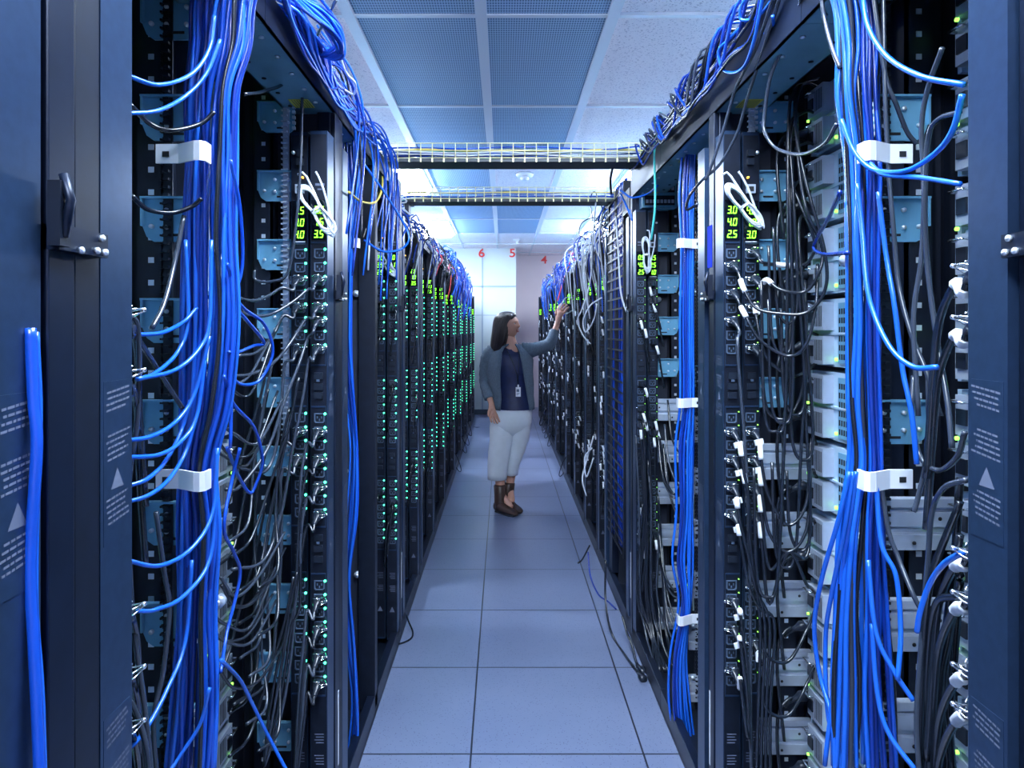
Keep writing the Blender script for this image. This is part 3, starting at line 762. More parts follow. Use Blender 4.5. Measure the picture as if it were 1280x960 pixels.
# right bundle branches
G='blue cables branching off the right bundle'
def rb(ps,l,m=M_B2,r=.0042): one(ps,m,r,l,G)
rb([(1078,-20,1.15),(1084,30,1.13),(1108,70,1.08),(1150,95,1.0),(1205,106,.93)],'pale blue cable curving from the top of the right bundle to the near strip')
rb([(1052,150,1.2),(1068,190,1.17),(1092,212,1.13),(1130,214,1.05),(1165,195,1.0),(1190,165,.95),(1203,118,.92)],'blue cable rising right from under the upper white strap of the right bundle')
rb([(1088,205,1.15),(1105,218,1.1),(1150,222,1.02),(1200,230,.93)],'blue cable running level right from under the upper white strap')
rb([(1072,230,1.18),(1078,290,1.17),(1086,370,1.14),(1110,430,1.08),(1140,458,1.03),(1172,459,.99)],'blue cable drooping right below the upper white strap, ending beside the plugs')
rb([(1098,240,1.16),(1108,320,1.15),(1118,380,1.13),(1128,460,1.12),(1140,520,1.1),(1146,580,1.1)],'blue cable sagging right of the right bundle over the dark panel')
rb([(1095,600,1.18),(1102,680,1.16),(1120,720,1.14),(1126,790,1.13),(1122,850,1.12)],'blue cable spreading right below the lower white strap, upper one')
rb([(1085,700,1.18),(1095,790,1.16),(1118,840,1.14),(1142,876,1.12)],'blue cable slanting right near the foot of the right bundle')
rb([(1090,780,1.17),(1096,860,1.16),(1110,915,1.14),(1150,970,1.1)],'lowest blue cable curving right at the foot of the right bundle')
rb([(1204,690,.92),(1180,705,.96),(1162,730,1.0),(1150,765,1.02),(1146,790,1.03)],'short blue cable falling left from a white sleeved plug of the near right strip')
rb([(1062,590,1.18),(1048,650,1.2),(1028,720,1.26),(1018,780,1.3),(1024,840,1.3),(1040,900,1.26),(1044,970,1.25)],'blue cable bowing left below the lower white strap, outer one')
rb([(1066,590,1.18),(1056,660,1.2),(1040,740,1.26),(1032,800,1.3),(1036,900,1.28),(1060,975,1.25)],'blue cable bowing left below the lower white strap, middle one')
rb([(1070,590,1.18),(1064,640,1.2),(1052,720,1.25),(1048,800,1.26),(1044,880,1.26),(1052,975,1.25)],'blue cable bowing left below the lower white strap, inner one')
rb([(1050,240,1.2),(1036,272,1.4),(1020,300,1.6),(1018,312,1.62),(1032,318,1.5),(1060,316,1.22)],'blue cable hooking back through the power cords left of the right bundle',M_B3)
rb([(972,-10,1.5),(948,20,1.6),(926,24,1.65),(930,2,1.62),(955,-15,1.55)],'small blue loop at the very top of the right row')
rb([(966,20,1.5),(968,45,1.6),(962,56,1.65),(955,40,1.6)],'tiny blue hook hanging at the top of the right row')
rb([(955,-10,1.5),(940,60,1.6),(925,88,1.7),(905,88,1.8),(898,65,1.8),(910,50,1.75),(930,30,1.7)],'blue cable curling off the right rack header')
# dark sheathed cables draped across the upper right bay
GK='dark cables draped over the upper right racks'
def dk(ps,l,m=M_CG,r=.0042): one(ps,m,r,l,GK,'dark_cable')
dk([(1006,-20,1.35),(990,40,1.5),(965,90,1.6),(956,140,1.65),(956,165,1.65),(970,185,1.62),(1000,193,1.5),(1030,180,1.35),(1046,155,1.28)],'dark cable swinging in a wide U under the yellow sticker of the right row')
dk([(972,-20,1.45),(945,60,1.6),(920,110,1.75),(905,160,1.82),(890,205,1.86),(882,225,1.88)],'dark cable slanting down over the right header beam, upper of two')
dk([(980,-20,1.45),(955,60,1.6),(935,120,1.72),(922,165,1.8),(900,205,1.86),(878,225,1.9),(862,245,2.0),(858,262,2.05),(872,255,2.0)],'dark cable slanting down over the right header beam, lower of two')
dk([(1025,-20,1.3),(1030,20,1.3),(1040,60,1.27),(1050,85,1.25)],'dark cable joining the top of the right bundle')
dk([(1090,-20,1.2),(1098,40,1.2),(1108,100,1.2),(1120,130,1.2),(1134,165,1.22),(1146,180,1.22)],'braided dark cable crossing the black panel right of the right bundle')
dk([(1104,-20,1.2),(1106,100,1.2),(1110,200,1.2),(1118,300,1.19),(1124,360,1.18),(1140,420,1.15),(1160,470,1.12),(1176,520,1.1)],'long braided dark cable hanging right of the right bundle')
dk([(1178,60,1.05),(1160,110,1.1),(1152,160,1.12),(1155,240,1.12),(1152,320,1.12),(1142,400,1.12),(1148,520,1.1)],'pale grey cable curving down across the near right steel bracket')
dk([(1200,140,1.0),(1172,150,1.05),(1160,175,1.08),(1156,260,1.1),(1160,340,1.1),(1172,430,1.08),(1184,500,1.05),(1190,560,1.03)],'dark cable hanging from the near right strip past two steel brackets')
dk([(1142,470,1.15),(1140,520,1.12),(1150,570,1.1),(1172,588,1.06),(1196,572,1.0),(1206,540,.96)],'grey cable hanging in a loop under the third steel bracket at right')
dk([(1160,470,1.15),(1160,560,1.12),(1148,620,1.12),(1142,640,1.12)],'grey cable ending in a clear plug above the right grey rails')
dk([(1208,600,.95),(1180,610,1.0),(1165,640,1.06),(1160,700,1.08),(1152,800,1.09),(1146,900,1.09),(1150,975,1.08)],'shiny dark cable arching left out of the near right strip')
dk([(1100,590,1.22),(1110,660,1.2),(1124,700,1.18),(1140,740,1.15),(1150,760,1.14)],'dark cable slanting right beneath the lower white strap of the right bundle')
dk([(420,0,1.6),(385,70,1.85),(378,120,1.85),(376,200,1.84),(370,280,1.83),(360,340,1.84),(340,352,1.84),(320,350,1.84),(318,338,1.84)],'dark cable hanging in front of the toothed channel of the left row')
dk([(385,60,1.85),(360,100,1.8),(330,114,1.6),(306,118,1.4)],'dark cable running level over the upper left bay',M_CB)
dk([(165,245,1.1),(185,262,1.14),(215,266,1.18),(240,258,1.2),(252,248,1.2)],'dark cable crossing the third left bracket',M_CB)
dk([(162,130,1.1),(188,155,1.14),(215,163,1.16),(250,155,1.2),(268,140,1.21)],'dark cable crossing the second left bracket',M_CB)
dk([(150,392,.98),(165,396,1.0),(173,420,1.02),(172,520,1.03),(160,620,1.02),(165,760,1.02),(180,880,1.02),(190,975,1.02)],'grey cable arching out of the near left strip and falling past the brackets')
dk([(230,270,1.2),(218,330,1.17),(205,380,1.12),(190,410,1.08)],'dark cable slanting behind the left bundle above the fourth bracket')
dk([(174,425,1.04),(196,460,1.12),(215,490,1.17),(228,510,1.2)],'dark cable slanting under the crossing pair of blue cables')
dk([(195,640,1.1),(206,720,1.12),(212,760,1.14),(204,840,1.12),(192,900,1.1),(196,975,1.1)],'dark cable hanging across the seventh left bracket')
dk([(152,860,.98),(170,890,1.0),(182,930,1.0),(188,980,1.0)],'thick grey cable at the bottom left beside the strip')

# ------------------------------------------------------------------ power cords
def power_cord(P0,out,pts,label,group,r=.0042,m=M_CB,sleeve=None,clipdir=0,flag=False,seg=7):
    """P0 on the outlet face, out = outward direction, pts = the cord's further course"""
    P0=Vector(P0); out=Vector(out).normalized()
    e=empty('power_cable',P0,label,'power cord',group)
    up=Vector((0,0,1)); sd=out.cross(up).normalized()
    b=MB()
    rings=[]
    for t,w,h in((0,.0115,.010),(.004,.013,.0115),(.02,.013,.0115),(.026,.010,.009),(.034,.0065,.0065),(.05,.0055,.0055)):
        drop=-max(0,t-.02)*.5
        rings.append([out*t+sd*(w*cx)+up*(h*cz+drop) for cx,cz in((-1,-.6),(-.6,-1),(.6,-1),(1,-.6),(1,.6),(.6,1),(-.6,1),(-1,.6))])
    b.loft(rings,M_SOCK); b.build('plug',e)
    st=out*.048+up*(-.015)
    full=[st,out*.062+up*-.03]+[Vector(p)-P0 for p in pts]
    sp=spline(full,seg)
    MB().tube(sp,r,m,6).build('cord',e)
    if clipdir:
        c=Vector((clipdir,0,0)); b=MB()
        for h in(-.004,.004):
            b.tube([c*.004+out*.004+up*h,c*.02+out*.010+up*(h+.003),c*.028+out*.028+up*(h*.5+.006),c*.012+out*.03+up*h,out*.02+up*(.012)],.0012,M_CHROME,5)
        b.cyl(c*.028+out*.027+up*.006,c*.028+out*.031+up*.006,.0035,M_CHROME,8)
        b.tube([sd*.013+out*.02+up*.011,sd*.006+out*.03+up*.014,-sd*.006+out*.03+up*.014,-sd*.013+out*.02+up*.011],.0012,M_CHROME,5)
        b.build('retaining_clip',e)
    if sleeve:
        # walk along the cord to the sleeve's start
        a0,a1=sleeve; acc=0; sub=[]
        for i in range(1,len(sp)):
            seglen=(sp[i]-sp[i-1]).length
            if acc+seglen>=a0 and acc<=a1:
                if not sub: sub.append(sp[i-1].lerp(sp[i],min(1,max(0,(a0-acc)/max(seglen,1e-6)))))
                sub.append(sp[i-1].lerp(sp[i],min(1,(a1-acc)/max(seglen,1e-6))))
            acc+=seglen
        if len(sub)>1:
            b=MB().tube(sub,r+.0028,M_WHITE,8)
            if flag:
                q=sub[0]; b.obox(q+Vector((-.004,-.003,.002)),(1,0,.25),(0,1,0),(-.25,0,1),.012,.003,.007,M_WHITE)
            b.build('label_sleeve',e,label='white label sleeve')
    return e
def zl(group_i,i): return (1.726,1.263,.793)[group_i]-.0384*i-.012
GRC='power cords with white sleeves plugged into the right power strips'
yR=1.895
rng=random.Random(31)
def cord_R(off,gi,i,pts,label,sleeve=(.035,.075),flag=False,m=M_CB,r=.0046,yf=None):
    P=Vector((X(1,off)+.022,(yf or yR)-.006,zl(gi,i)))
    return power_cord(P,(0,-1,0),[W(*p) for p in pts],label,GRC,r,m,sleeve,-1,flag)
# upper group of the aisle-side strip
cord_R(0,0,1,[(930,362,1.80),(945,385,1.78),(975,392,1.75),(1010,390,1.72),(1032,360,1.7),(1030,310,1.7),(1008,230,1.72),(995,160,1.75),(1000,110,1.82),(1024,98,1.86)],'cord from the second outlet of the 3.0 4.0 2.5 strip, looping wide')
cord_R(0,0,3,[(932,395,1.79),(950,425,1.77),(985,445,1.75),(1008,430,1.72),(1020,380,1.72),(1022,330,1.74)],'cord from the fourth outlet of the 3.0 4.0 2.5 strip')
cord_R(0,0,5,[(922,430,1.80),(925,480,1.8),(930,540,1.8),(935,640,1.8),(938,760,1.8),(938,900,1.8),(940,990,1.8)],'unsleeved power cord falling straight from the sixth outlet of the aisle-side strip',None,m=M_CG)
cord_R(.058,0,0,[(965,330,1.83),(1000,332,1.8),(1014,322,1.78),(1018,300,1.76),(1000,255,1.78),(985,220,1.82)],'power cord with a level white sleeve from the top outlet of the inner strip',(.06,.12))
cord_R(.058,0,2,[(958,350,1.8),(975,362,1.76),(1005,365,1.74),(1022,345,1.72),(1028,310,1.72),(1008,262,1.72),(998,200,1.75),(996,140,1.78)],'cord from the third outlet of the inner right strip in a low U',(.045,.085))
cord_R(.058,0,4,[(944,385,1.82),(950,420,1.8),(960,450,1.8),(990,470,1.8),(1012,460,1.84),(1022,452,1.88)],'power cord from the fifth outlet of the inner strip, behind the toothed channel')
cord_R(.058,0,7,[(950,440,1.82),(956,500,1.82),(965,520,1.82),(985,522,1.8),(1002,490,1.8),(1008,430,1.8),(1006,350,1.82)],'power cord from the last outlet of the inner upper group, U shaped',None)
# middle group
for j,(i,sw) in enumerate(((1,0),(3,4),(5,-4),(7,-2))):
    y0=412-(zl(1,i)-1.5)*F/1.9
    cord_R(0,1,i,[(925+sw,y0+18,1.80),(930+sw,y0+50,1.79),(936,y0+90,1.79),(940+3*j,700+20*j,1.8),(950+6*j,780,1.8),(948+5*j,880,1.8),(945+6*j,990,1.8)],
        ['power cord topmost in the middle outlet group of the right aisle-side strip','power cord second down in the middle group of the right aisle-side strip','power cord third down in the middle group of the right aisle-side strip','power cord lowest in the middle group of the right aisle-side strip'][j],(.035,.08),True)
for j,i in enumerate((1,3,5,7)):
    y0=412-(zl(1,i)-1.5)*F/1.91
    ex=[(1022,560),(1022,600),(1022,660),(1022,745)][j]
    cord_R(.058,1,i,[(950,y0+16,1.82),(953,y0+48,1.81),(962,y0+85+10*j,1.8),(985,min(y0+118+8*j,690),1.78),(1008,y0+90,1.78),(1014,ex[1]-10,1.82),(ex[0],ex[1],1.88)],
        ['cord topmost in the middle group of the inner right strip, drooping to a chassis','cord second down in the middle group of the inner right strip, drooping to a chassis','cord third down in the middle group of the inner right strip, drooping to a chassis','cord lowest in the middle group of the inner right strip, drooping to a chassis'][j],(.035,.08),j in(0,1))
# lower group
for j,i in enumerate((1,3,6)):
    y0=412-(zl(2,i)-1.5)*F/1.9
    cord_R(0,2,i,[(925,y0+16,1.80),(929,y0+48,1.79),(934,y0+85,1.79),(938,min(930,y0+150),1.8),(942,995,1.8)],
        ['power cord from the top of the lowest outlet group of the aisle-side strip','power cord in the middle of the lowest outlet group of the aisle-side strip','power cord at the bottom of the lowest outlet group of the aisle-side strip'][j],(.035,.08),j<2)
for j,i in enumerate((0,4)):
    y0=412-(zl(2,i)-1.5)*F/1.91
    cord_R(.058,2,i,[(948,y0+20,1.82),(950,y0+50,1.81),(958,y0+90,1.8),(985,y0+98,1.8),(1008,y0+60,1.82),(1020,y0+30,1.88)],
        ['power cord from the upper outlet of the lowest inner group, drooping right','power cord from the lower outlet of the lowest inner group, drooping right'][j])
# black cords hanging in the right bay and plugged into each chassis
GB='black cords looping in the right rack bay'
for j in range(9):
    x0=rng.uniform(985,1010); top=rng.uniform(100,480); ln=rng.uniform(180,420); w=rng.uniform(-22,18)
    pts=[(1022,top,1.88),(1006,top-3,1.84),(x0,top+22,1.8),(x0+w*.5,top+ln*.5,1.78),(x0+w,top+ln,1.78),(x0+w-12,top+ln+26,1.78),(x0+w-26,top+ln,1.79),(x0+w-30,top+ln*.6,1.8)]
    one(pts,M_CB,.0044,'black cord looping down from a chassis inlet inside the right rack bay',GB,'hanging_cable')
for k in range(10):
    z=ZB[k]-.06; P=Vector((X(1,.235),1.895,z)); 
    pts=[P+Vector((-.05,-.01,.0)),P+Vector((-.085,-.02,-.03)),P+Vector((-.095,-.03,-.12)),P+Vector((-.08,-.04,-.3))]
    e=power_cord(P,(-1,0,0),pts,f'black cord plugged sideways into the {HT[k]} chassis, fourth right rack','cords plugged sideways into the chassis',.0046,M_CB)
# cords in the lower right bay between bundle and near strip
yN=.775+.122
for j,(py,ln) in enumerate(((338,0),(402,0),(690,0),(745,0),(835,0),(885,0))):
    z=CZ-(py-412)*.93/F; P=Vector((X(1,.022),yN+.004,z))
    q=[(1196,py+16,1.0),(1182,py+40,1.04),(1172,py+75,1.07),(1166,py+140,1.08),(1158,min(1000,py+260),1.08)]
    power_cord(P,(.25,1,.0),[W(*p) for p in q],['thick cord with a bent white plug sleeve, uppermost on the near right strip','thick cord with a white sleeve, second down on the near right strip','thick cord with a white sleeve beside the first grey rail of the near right strip','thick cord with a white sleeve beside the second grey rail, near right strip','thick cord with short white sleeve, second lowest on the near right strip','thick cord with a short white sleeve, lowest on the near right strip'][j],'cords on the near right strip',.0062,M_CB,(.012,.075),-1)
for j in range(7):
    x0=1150+rng.uniform(0,40)
    pts=[(1200,rng.uniform(560,760),1.0),(x0+10,rng.uniform(700,800),1.07),(x0,860,1.1),(x0+rng.uniform(-12,12),980,1.1)]
    one(pts,M_CB,.006,'thick black cord falling beside the grey rails behind the near right strip','thick black cords at bottom right','hanging_cable')
# left row cords: grey, sweeping left behind the bundle
GLC='power cords sweeping left from the left power strips'
yL=1.895
def cord_L(off,gi,i,pts,label,m=M_CG,r=.0044):
    P=Vector((X(-1,off)-.022,yL-.006+(.012 if off else 0),zl(gi,i)))
    return power_cord(P,(0,-1,0),[W(*p) for p in pts],label,GLC,r,m,None,1)
cord_L(0,0,2,[(385,362,1.84),(365,378,1.8),(335,394,1.74),(305,392,1.66),(286,378,1.6)],'grey cord sweeping left from the third outlet of the left aisle-side strip')
cord_L(0,0,4,[(382,400,1.84),(362,430,1.8),(340,455,1.72),(312,468,1.62),(286,470,1.55)],'grey cord sweeping left from the fifth outlet of the left aisle-side strip')
cord_L(0,0,5,[(384,425,1.84),(372,460,1.8),(356,500,1.76),(335,560,1.7),(300,608,1.6),(282,612,1.55)],'grey cord falling left from the sixth outlet of the left aisle-side strip')
cord_L(0,0,7,[(386,450,1.84),(378,500,1.82),(366,560,1.8),(352,640,1.78),(330,700,1.7),(290,712,1.6)],'grey cord falling left from the last outlet of the upper left group')
cord_L(.058,0,2,[(352,360,1.83),(335,370,1.78),(315,376,1.7),(292,370,1.6)],'grey cord sweeping left from the third outlet of the left inner strip')
cord_L(.058,0,4,[(354,395,1.83),(342,418,1.8),(322,440,1.72),(298,445,1.62)],'grey cord sweeping left from the fifth outlet of the left inner strip')
cord_L(.058,0,7,[(356,455,1.84),(352,500,1.82),(345,560,1.8),(330,590,1.75),(300,585,1.65)],'grey cord falling from the last outlet of the inner upper left group')
for j,i in enumerate((1,3,5,7)):
    y0=412-(zl(1,i)-1.5)*F/1.9
    cord_L(0,1,i,[(384,y0+16,1.84),(376,y0+60,1.82),(374,y0+120,1.82),(366-4*j,800,1.82),(352-5*j,890,1.8),(330,960,1.78)],['dark cord from the top of the middle outlet group, left aisle-side strip','dark cord second down in the middle outlet group, left aisle-side strip','dark cord third down in the middle outlet group, left aisle-side strip','dark cord lowest in the middle outlet group, left aisle-side strip'][j],M_CB if j%2 else M_CG)
for j,i in enumerate((1,3)):
    y0=412-(zl(1,i)-1.5)*F/1.91
    cord_L(.058,1,i,[(354,y0+14,1.84),(350,y0+50,1.82),(352,y0+110,1.81),(345,780,1.8),(335,850,1.78),(300,880,1.65)],['dark cord from the top of the middle inner group, left row','dark cord second down in the middle inner group, left row'][j])
for j,i in enumerate((1,3,5,7)):
    y0=412-(zl(2,i)-1.5)*F/1.9
    cord_L(0,2,i,[(384,y0+16,1.84),(380,y0+50,1.82),(374,min(950,y0+120),1.82),(368,985,1.82)],['dark cord from the top of the lowest outlet group, left aisle-side strip','dark cord second down in the lowest outlet group, left aisle-side strip','dark cord third down in the lowest outlet group, left aisle-side strip','dark cord lowest on the left aisle-side strip'][j],M_CB if j%2 else M_CG)
GBL='dark cords hanging in the left rack bay'
for j in range(16):
    x0=rng.uniform(318,362); top=rng.uniform(420,760); w=rng.uniform(-30,25)
    pts=[(x0+12,top,1.82),(x0,top+60,1.8),(x0-12+w*.4,top+130,1.76),(x0-20+w,top+200,1.68),(x0-45+w,top+225,1.6)]
    one(pts,rng.choice([M_CB,M_CG,M_CB]),.004,'dark cord sagging across the brackets of the left rack bay',GBL,'hanging_cable')
for j in range(12):
    x0=rng.uniform(272,300); top=rng.uniform(440,860)
    pts=[(x0-20,top,1.45),(x0,top+rng.uniform(10,30),1.5),(x0+30,top+rng.uniform(-5,30),1.6),(x0+60,top-rng.uniform(20,60),1.75)]
    one(pts,rng.choice([M_CB,M_CG]),.0036,'dark cord curving from the left bundle across to the power strips','dark cords right of the left bundle','hanging_cable')
for j,py in enumerate((393,468,760,838,905)):
    z=CZ-(py-412)*.93/F; P=Vector((X(-1,.022),yN+.004,z))
    q=[(166,py+16,1.0),(172,py+50,1.04),(174,py+120,1.06),(182,min(1000,py+240),1.06)]
    power_cord(P,(-.25,1,0),[W(*p) for p in q],f'dark cord plugged into the strip left of the warning print, {["uppermost","second down","third down","fourth down","lowest"][j]}','cords on the near left strip',.0055,M_CB,None,1)

# coils of white patch cable tied over the displays
def coil(cx,cy,d,ang,L,Wd,label,sc=1,s=1,strands=8,lean=0):
    e=empty('coiled_cable',W(cx,cy,d),label,'cable','tied white cable coils on the power strips')
    a=math.radians(ang); ux=Vector((math.cos(a),0,-math.sin(a))); uz=Vector((math.sin(a),0,math.cos(a)))
    k=d/F; b=MB(); rg=random.Random(int(cx))
    pts=[]
    N=strands*16
    for i in range(N+1):
        t=2*PI*i/16; q=1+.10*math.sin(i*.7)+rg.uniform(-.03,.03)
        pinch=.45+.55*abs(math.cos(t))**1.2
        p=ux*(math.cos(t)*L/2*k*q)+uz*(math.sin(t)*Wd/2*k*q*pinch)+Vector((0,-.006+.012*(i/N)+.004*math.sin(t*3),0))
        pts.append(p)
    tail0=[ux*(-L*.62*k)+uz*(Wd*.5*k),ux*(-L*.75*k)+uz*(Wd*.2*k)]
    b.tube(spline(tail0[::-1]+pts+[ux*(-L*.1*k)+uz*(Wd*.7*k),ux*(-L*.45*k)+uz*(Wd*.95*k),ux*(-L*.6*k)+uz*(Wd*1.0*k)],3),.0033*sc,M_CW,6)
    b.build('loops',e)
    b=MB(); n=12
    b.loft([[ux*off+uz*(Wd*.30*k*math.cos(2*PI*j/n))+Vector((0,.016*math.sin(2*PI*j/n),0)) for j in range(n)] for off in(-.003,.003)],M_WHITE,False,False)
    b.build('tie',e)
    return e
coil(930,257,1.86,50,62,22,'white cable coil tied over the display of the inner strip, right row near the camera')
coil(396,262,1.86,55,66,26,'white cable coil tied over the displays of the left row near the camera')
coil(482,330,3.10,50,34,12,'white cable coil tied over the display of the left row behind the dark post')
coil(808,318,3.10,85,40,13,'white cable coil tied over the display of the second right strip pair')
#@@P4
# ------------------------------------------------------------------ wire trays across the aisle
def wire_tray(y,z,x0,x1,label,py,n,clabel,cgroup,seed):
    rg=random.Random(seed); w=.15; h=.065
    e=empty('wire_cable_tray',((x0+x1)/2,y,z),label,'cable tray','wire cable trays crossing the aisle')
    L=(x1-x0)/2; b=MB(); r=.0022
    for yy,zz in((-w/2,h),(-w/2,h*.5),(-w/2,0),(-w/4,0),(0,0),(w/4,0),(w/2,0),(w/2,h*.5),(w/2,h)):
        b.tube([(-L,yy,zz),(L,yy,zz)],r,M_TRAYY,5)
    k=int(2*L/.05)
    for i in range(k+1):
        x=-L+2*L*i/k
        b.tube([(x,-w/2,h),(x,-w/2,0),(x,w/2,0),(x,w/2,h)],r,M_TRAYY,5)
    b.build('wire_basket',e)
    b=MB(); b.box(-L,L,-w/2+.004,w/2-.004,-.016,-.003,M_TRAYD)
    for i in range(k+1):
        x=-L+2*L*i/k; b.box(x-.003,x+.003,-w/2-.002,-w/2+.01,-.018,-.002,M_TRAYY)
    b.build('support_channel',e)
    cols=[M_B1,M_B2,M_CW,M_CB,M_CT,M_B3,M_CW,M_CY]
    for i in range(n):
        yy=y-w/2+.012+(w-.024)*rg.random(); zz=z+.008+.05*rg.random(); pts=[]
        xs=[x0-.12,x0+.02]+[x0+.02+(x1-x0-.04)*j/7 for j in range(1,7)]+[x1-.02,x1+.14]
        for j,x in enumerate(xs):
            dz=rg.uniform(-.006,.006); pts.append((x,yy+rg.uniform(-.008,.008),max(z+.006,min(z+.06,zz+dz))-(0.03 if j in(0,len(xs)-1) else 0)))
        cable(pts,.0036,cols[i%8],clabel,'cable',cgroup,'tray_cable',seg=5,n=5)
wire_tray(3.06,2.262,-.52,.66,'near yellow wire cable tray crossing the aisle between the rack tops',0,14,'network cable lying in the near yellow wire tray','cables in the near wire tray',1)
wire_tray(3.95,2.255,-.56,.64,'far yellow wire cable tray, behind and below the near one',0,9,'network cable lying in the far yellow wire tray','cables in the far wire tray',2)
# tray brackets standing on the right and left rack tops
for (x,y,z) in ((-.56,3.95,2.09),(.67,3.95,2.09)):
    s=1 if x>0 else -1
    b=MB(); b.box(x-.012,x+.012,y-.05,y+.05,2.085,2.238,M_BLACK); b.box(x-.03,x+.03,y-.06,y+.06,2.085,2.092,M_BLACK); b.box(x-.03,x+.03,y-.06,y+.06,2.231,2.238,M_BLACK)
    tag(b.build('tray_bracket'),f'black bracket carrying the {"right" if s>0 else "left"} end of the far wire tray','bracket')

# ------------------------------------------------------------------ cables heaped over the rack tops
MASS=MB()
def heap(s,y0,y1,n,cols,label,group,zlo,zhi,drop,seed,r=.0042,name='network_cable',out=.03):
    rg=random.Random(seed)
    for i in range(n):
        y=rg.uniform(y0,y1); a=rg.uniform(-.25,.25); zt=zlo+(zhi-zlo)*rg.random()**1.3; o0=rg.uniform(.05,.28)
        kind=rg.random()
        if kind<.62:
            d_=rg.uniform(.3,1)*drop
            pts=[(X(s,o0+.15),y-a,zlo-.02),(X(s,o0),y-a*.5,zt),(X(s,o0*.4),y,zt+.01),(X(s,-out*rg.random()),y+a*.3,zt-.09),(X(s,-out*rg.random()+.01),y+a*.5,zt-.1-d_*.5),(X(s,.02),y+a*.6,zt-.12-d_)]
        else:
            pts=[(X(s,rg.uniform(.0,.2)),y+a*2*(k/6-.5)*2+rg.uniform(-.05,.05),zlo+(zhi-zlo)*rg.random()) for k in range(7)]
        if name is None: MASS.tube(spline(pts,5),r*rg.uniform(.85,1.15),rg.choice(cols),5)
        else: cable(pts,r*rg.uniform(.85,1.15),rg.choice(cols),label,'cable',group,name,seg=5,n=5)
cb=[M_B1,M_B2,M_B3]
heap(-1,3.35,4.9,34,[M_B1,M_CB,M_CG,M_CB,M_CW,M_B3],'cable tangled over the left rack tops behind the near wire tray','cables over the left racks behind the near tray',2.09,2.21,.25,41)
heap(-1,4.9,6.9,34,[M_CB,M_CG,M_CB,M_B3,M_CG,M_B1,M_CB,M_CG,M_CB,M_B3,M_CG,M_CR],'dark cable tangled over the left rack tops behind the far tray','dark cables over the left racks behind the far tray',2.09,2.23,.3,42,.0055,'dark_cable')
heap(-1,6.8,10.3,90,cb,'','',2.06,2.33,.4,43,.007,None)
heap(1,4.12,4.7,26,[M_CB,M_CW,M_B1,M_CB,M_CG,M_B2,M_CW],'cable tangled over the right rack tops behind the near wire tray','cables over the right racks behind the near tray',2.10,2.32,.5,44,.0042,'tangled_cable')
heap(1,4.5,6.6,34,[M_CB,M_CW,M_B1,M_B3,M_CG,M_CW],'cable in the pale and dark tangle over the middle right racks','tangle over the middle right racks',2.08,2.33,.55,45,.0055,'tangled_cable')
heap(1,6.6,10.6,70,cb+[M_B3,M_CG],'','',2.06,2.31,.4,46,.007,None)
tag(MASS.build('network_cables',origin=(0,0,0)),'shaggy masses of blue cables over the far ends of both rack rows','cable',kind='stuff')
rg=random.Random(47)
for i in range(24):
    ya=rg.uniform(1.2,2.3); yb=ya+rg.uniform(.6,1.2); n_=6; q=rg.random()
    pts=[(XR-.008-.022*q-rg.uniform(0,.006), ya+(yb-ya)*k/n_, 2.30-(.11*q if 0<k<n_ else -.005)+rg.uniform(-.006,.006)+(.02 if k in(0,n_) else 0)) for k in range(n_+1)]
    pts=[(XR+.08,ya-.1,2.30)]+pts+[(XR+.06,yb+.12,2.30)]
    cable(pts,.0045,rg.choice([M_B1,M_B3,M_CB,M_CB,M_CG,M_B3]),'cable running along the outer face of the right header beam','cable','cables along the right header beam',seg=5)
for i,(a) in enumerate(((700,390,9.0),(712,350,8.2))):
    pass
one([(716,316,6.6),(710,335,6.7),(704,352,6.8),(697,376,6.9)],M_CR,.006,'thin red cable slanting down from the blue mass over the right racks')
one([(713,316,6.5),(720,328,6.4),(724,340,6.4)],M_CR,.006,'short red cable end beside the slanting red cable, right row')
one([(732,298,4.9),(724,292,4.9),(728,278,4.9),(744,272,4.8),(752,282,4.8)],M_CB,.004,'thin dark loop standing above the middle right racks')
one([(741,277,4.6),(738,250,4.6),(742,240,4.6),(746,245,4.6),(744,262,4.6)],M_CG,.004,'grey cable loop poking up beside the far tray, right row')
one([(764,242,3.3),(763,225,3.2),(766,208,3.1)],M_CB,.006,'dark cable rising to the near wire tray at its right end')
one([(826,140,2.62),(822,165,2.66),(818,190,2.7),(819,240,2.72),(818,268,2.72),(814,300,2.75)],M_CT,.0045,'teal cable running down the corner of the right header beam')
one([(776,238,3.2),(790,247,3.1),(810,242,3.0),(822,232,2.9)],M_B2,.005,'bright blue cable strung level below the right end of the near tray')
one([(776,243,3.25),(784,260,3.2),(790,275,3.15),(787,262,3.15)],M_B2,.005,'bright blue cable dropping from the level one by the tray')
# white looped cable in front of the middle right strips
for k,(pts,l) in enumerate((([(745,250,3.9),(741,300,3.95),(738,350,4.0),(728,385,4.05),(722,400,4.1),(728,418,4.1),(738,430,4.1)],'long white cable snaking down the right row past the woman\'s hand'),
    ([(752,372,3.95),(738,382,4.0),(729,400,4.05),(732,415,4.05),(742,400,4.0),(746,380,3.95)],'white cable coil hanging in front of the middle right strips'),
    ([(770,270,3.45),(773,320,3.45),(776,365,3.45),(783,390,3.4)],'white cable slanting across the black cable manager'),
    ([(742,545,3.9),(732,580,3.95),(728,600,3.95),(733,620,3.95)],'white cable pair at knee height in the right row, left one'),
    ([(740,560,3.9),(731,572,3.95),(733,596,3.95),(742,572,3.9)],'white cable pair at knee height in the right row, right one'))):
    one(pts,M_CW,.0045,l)

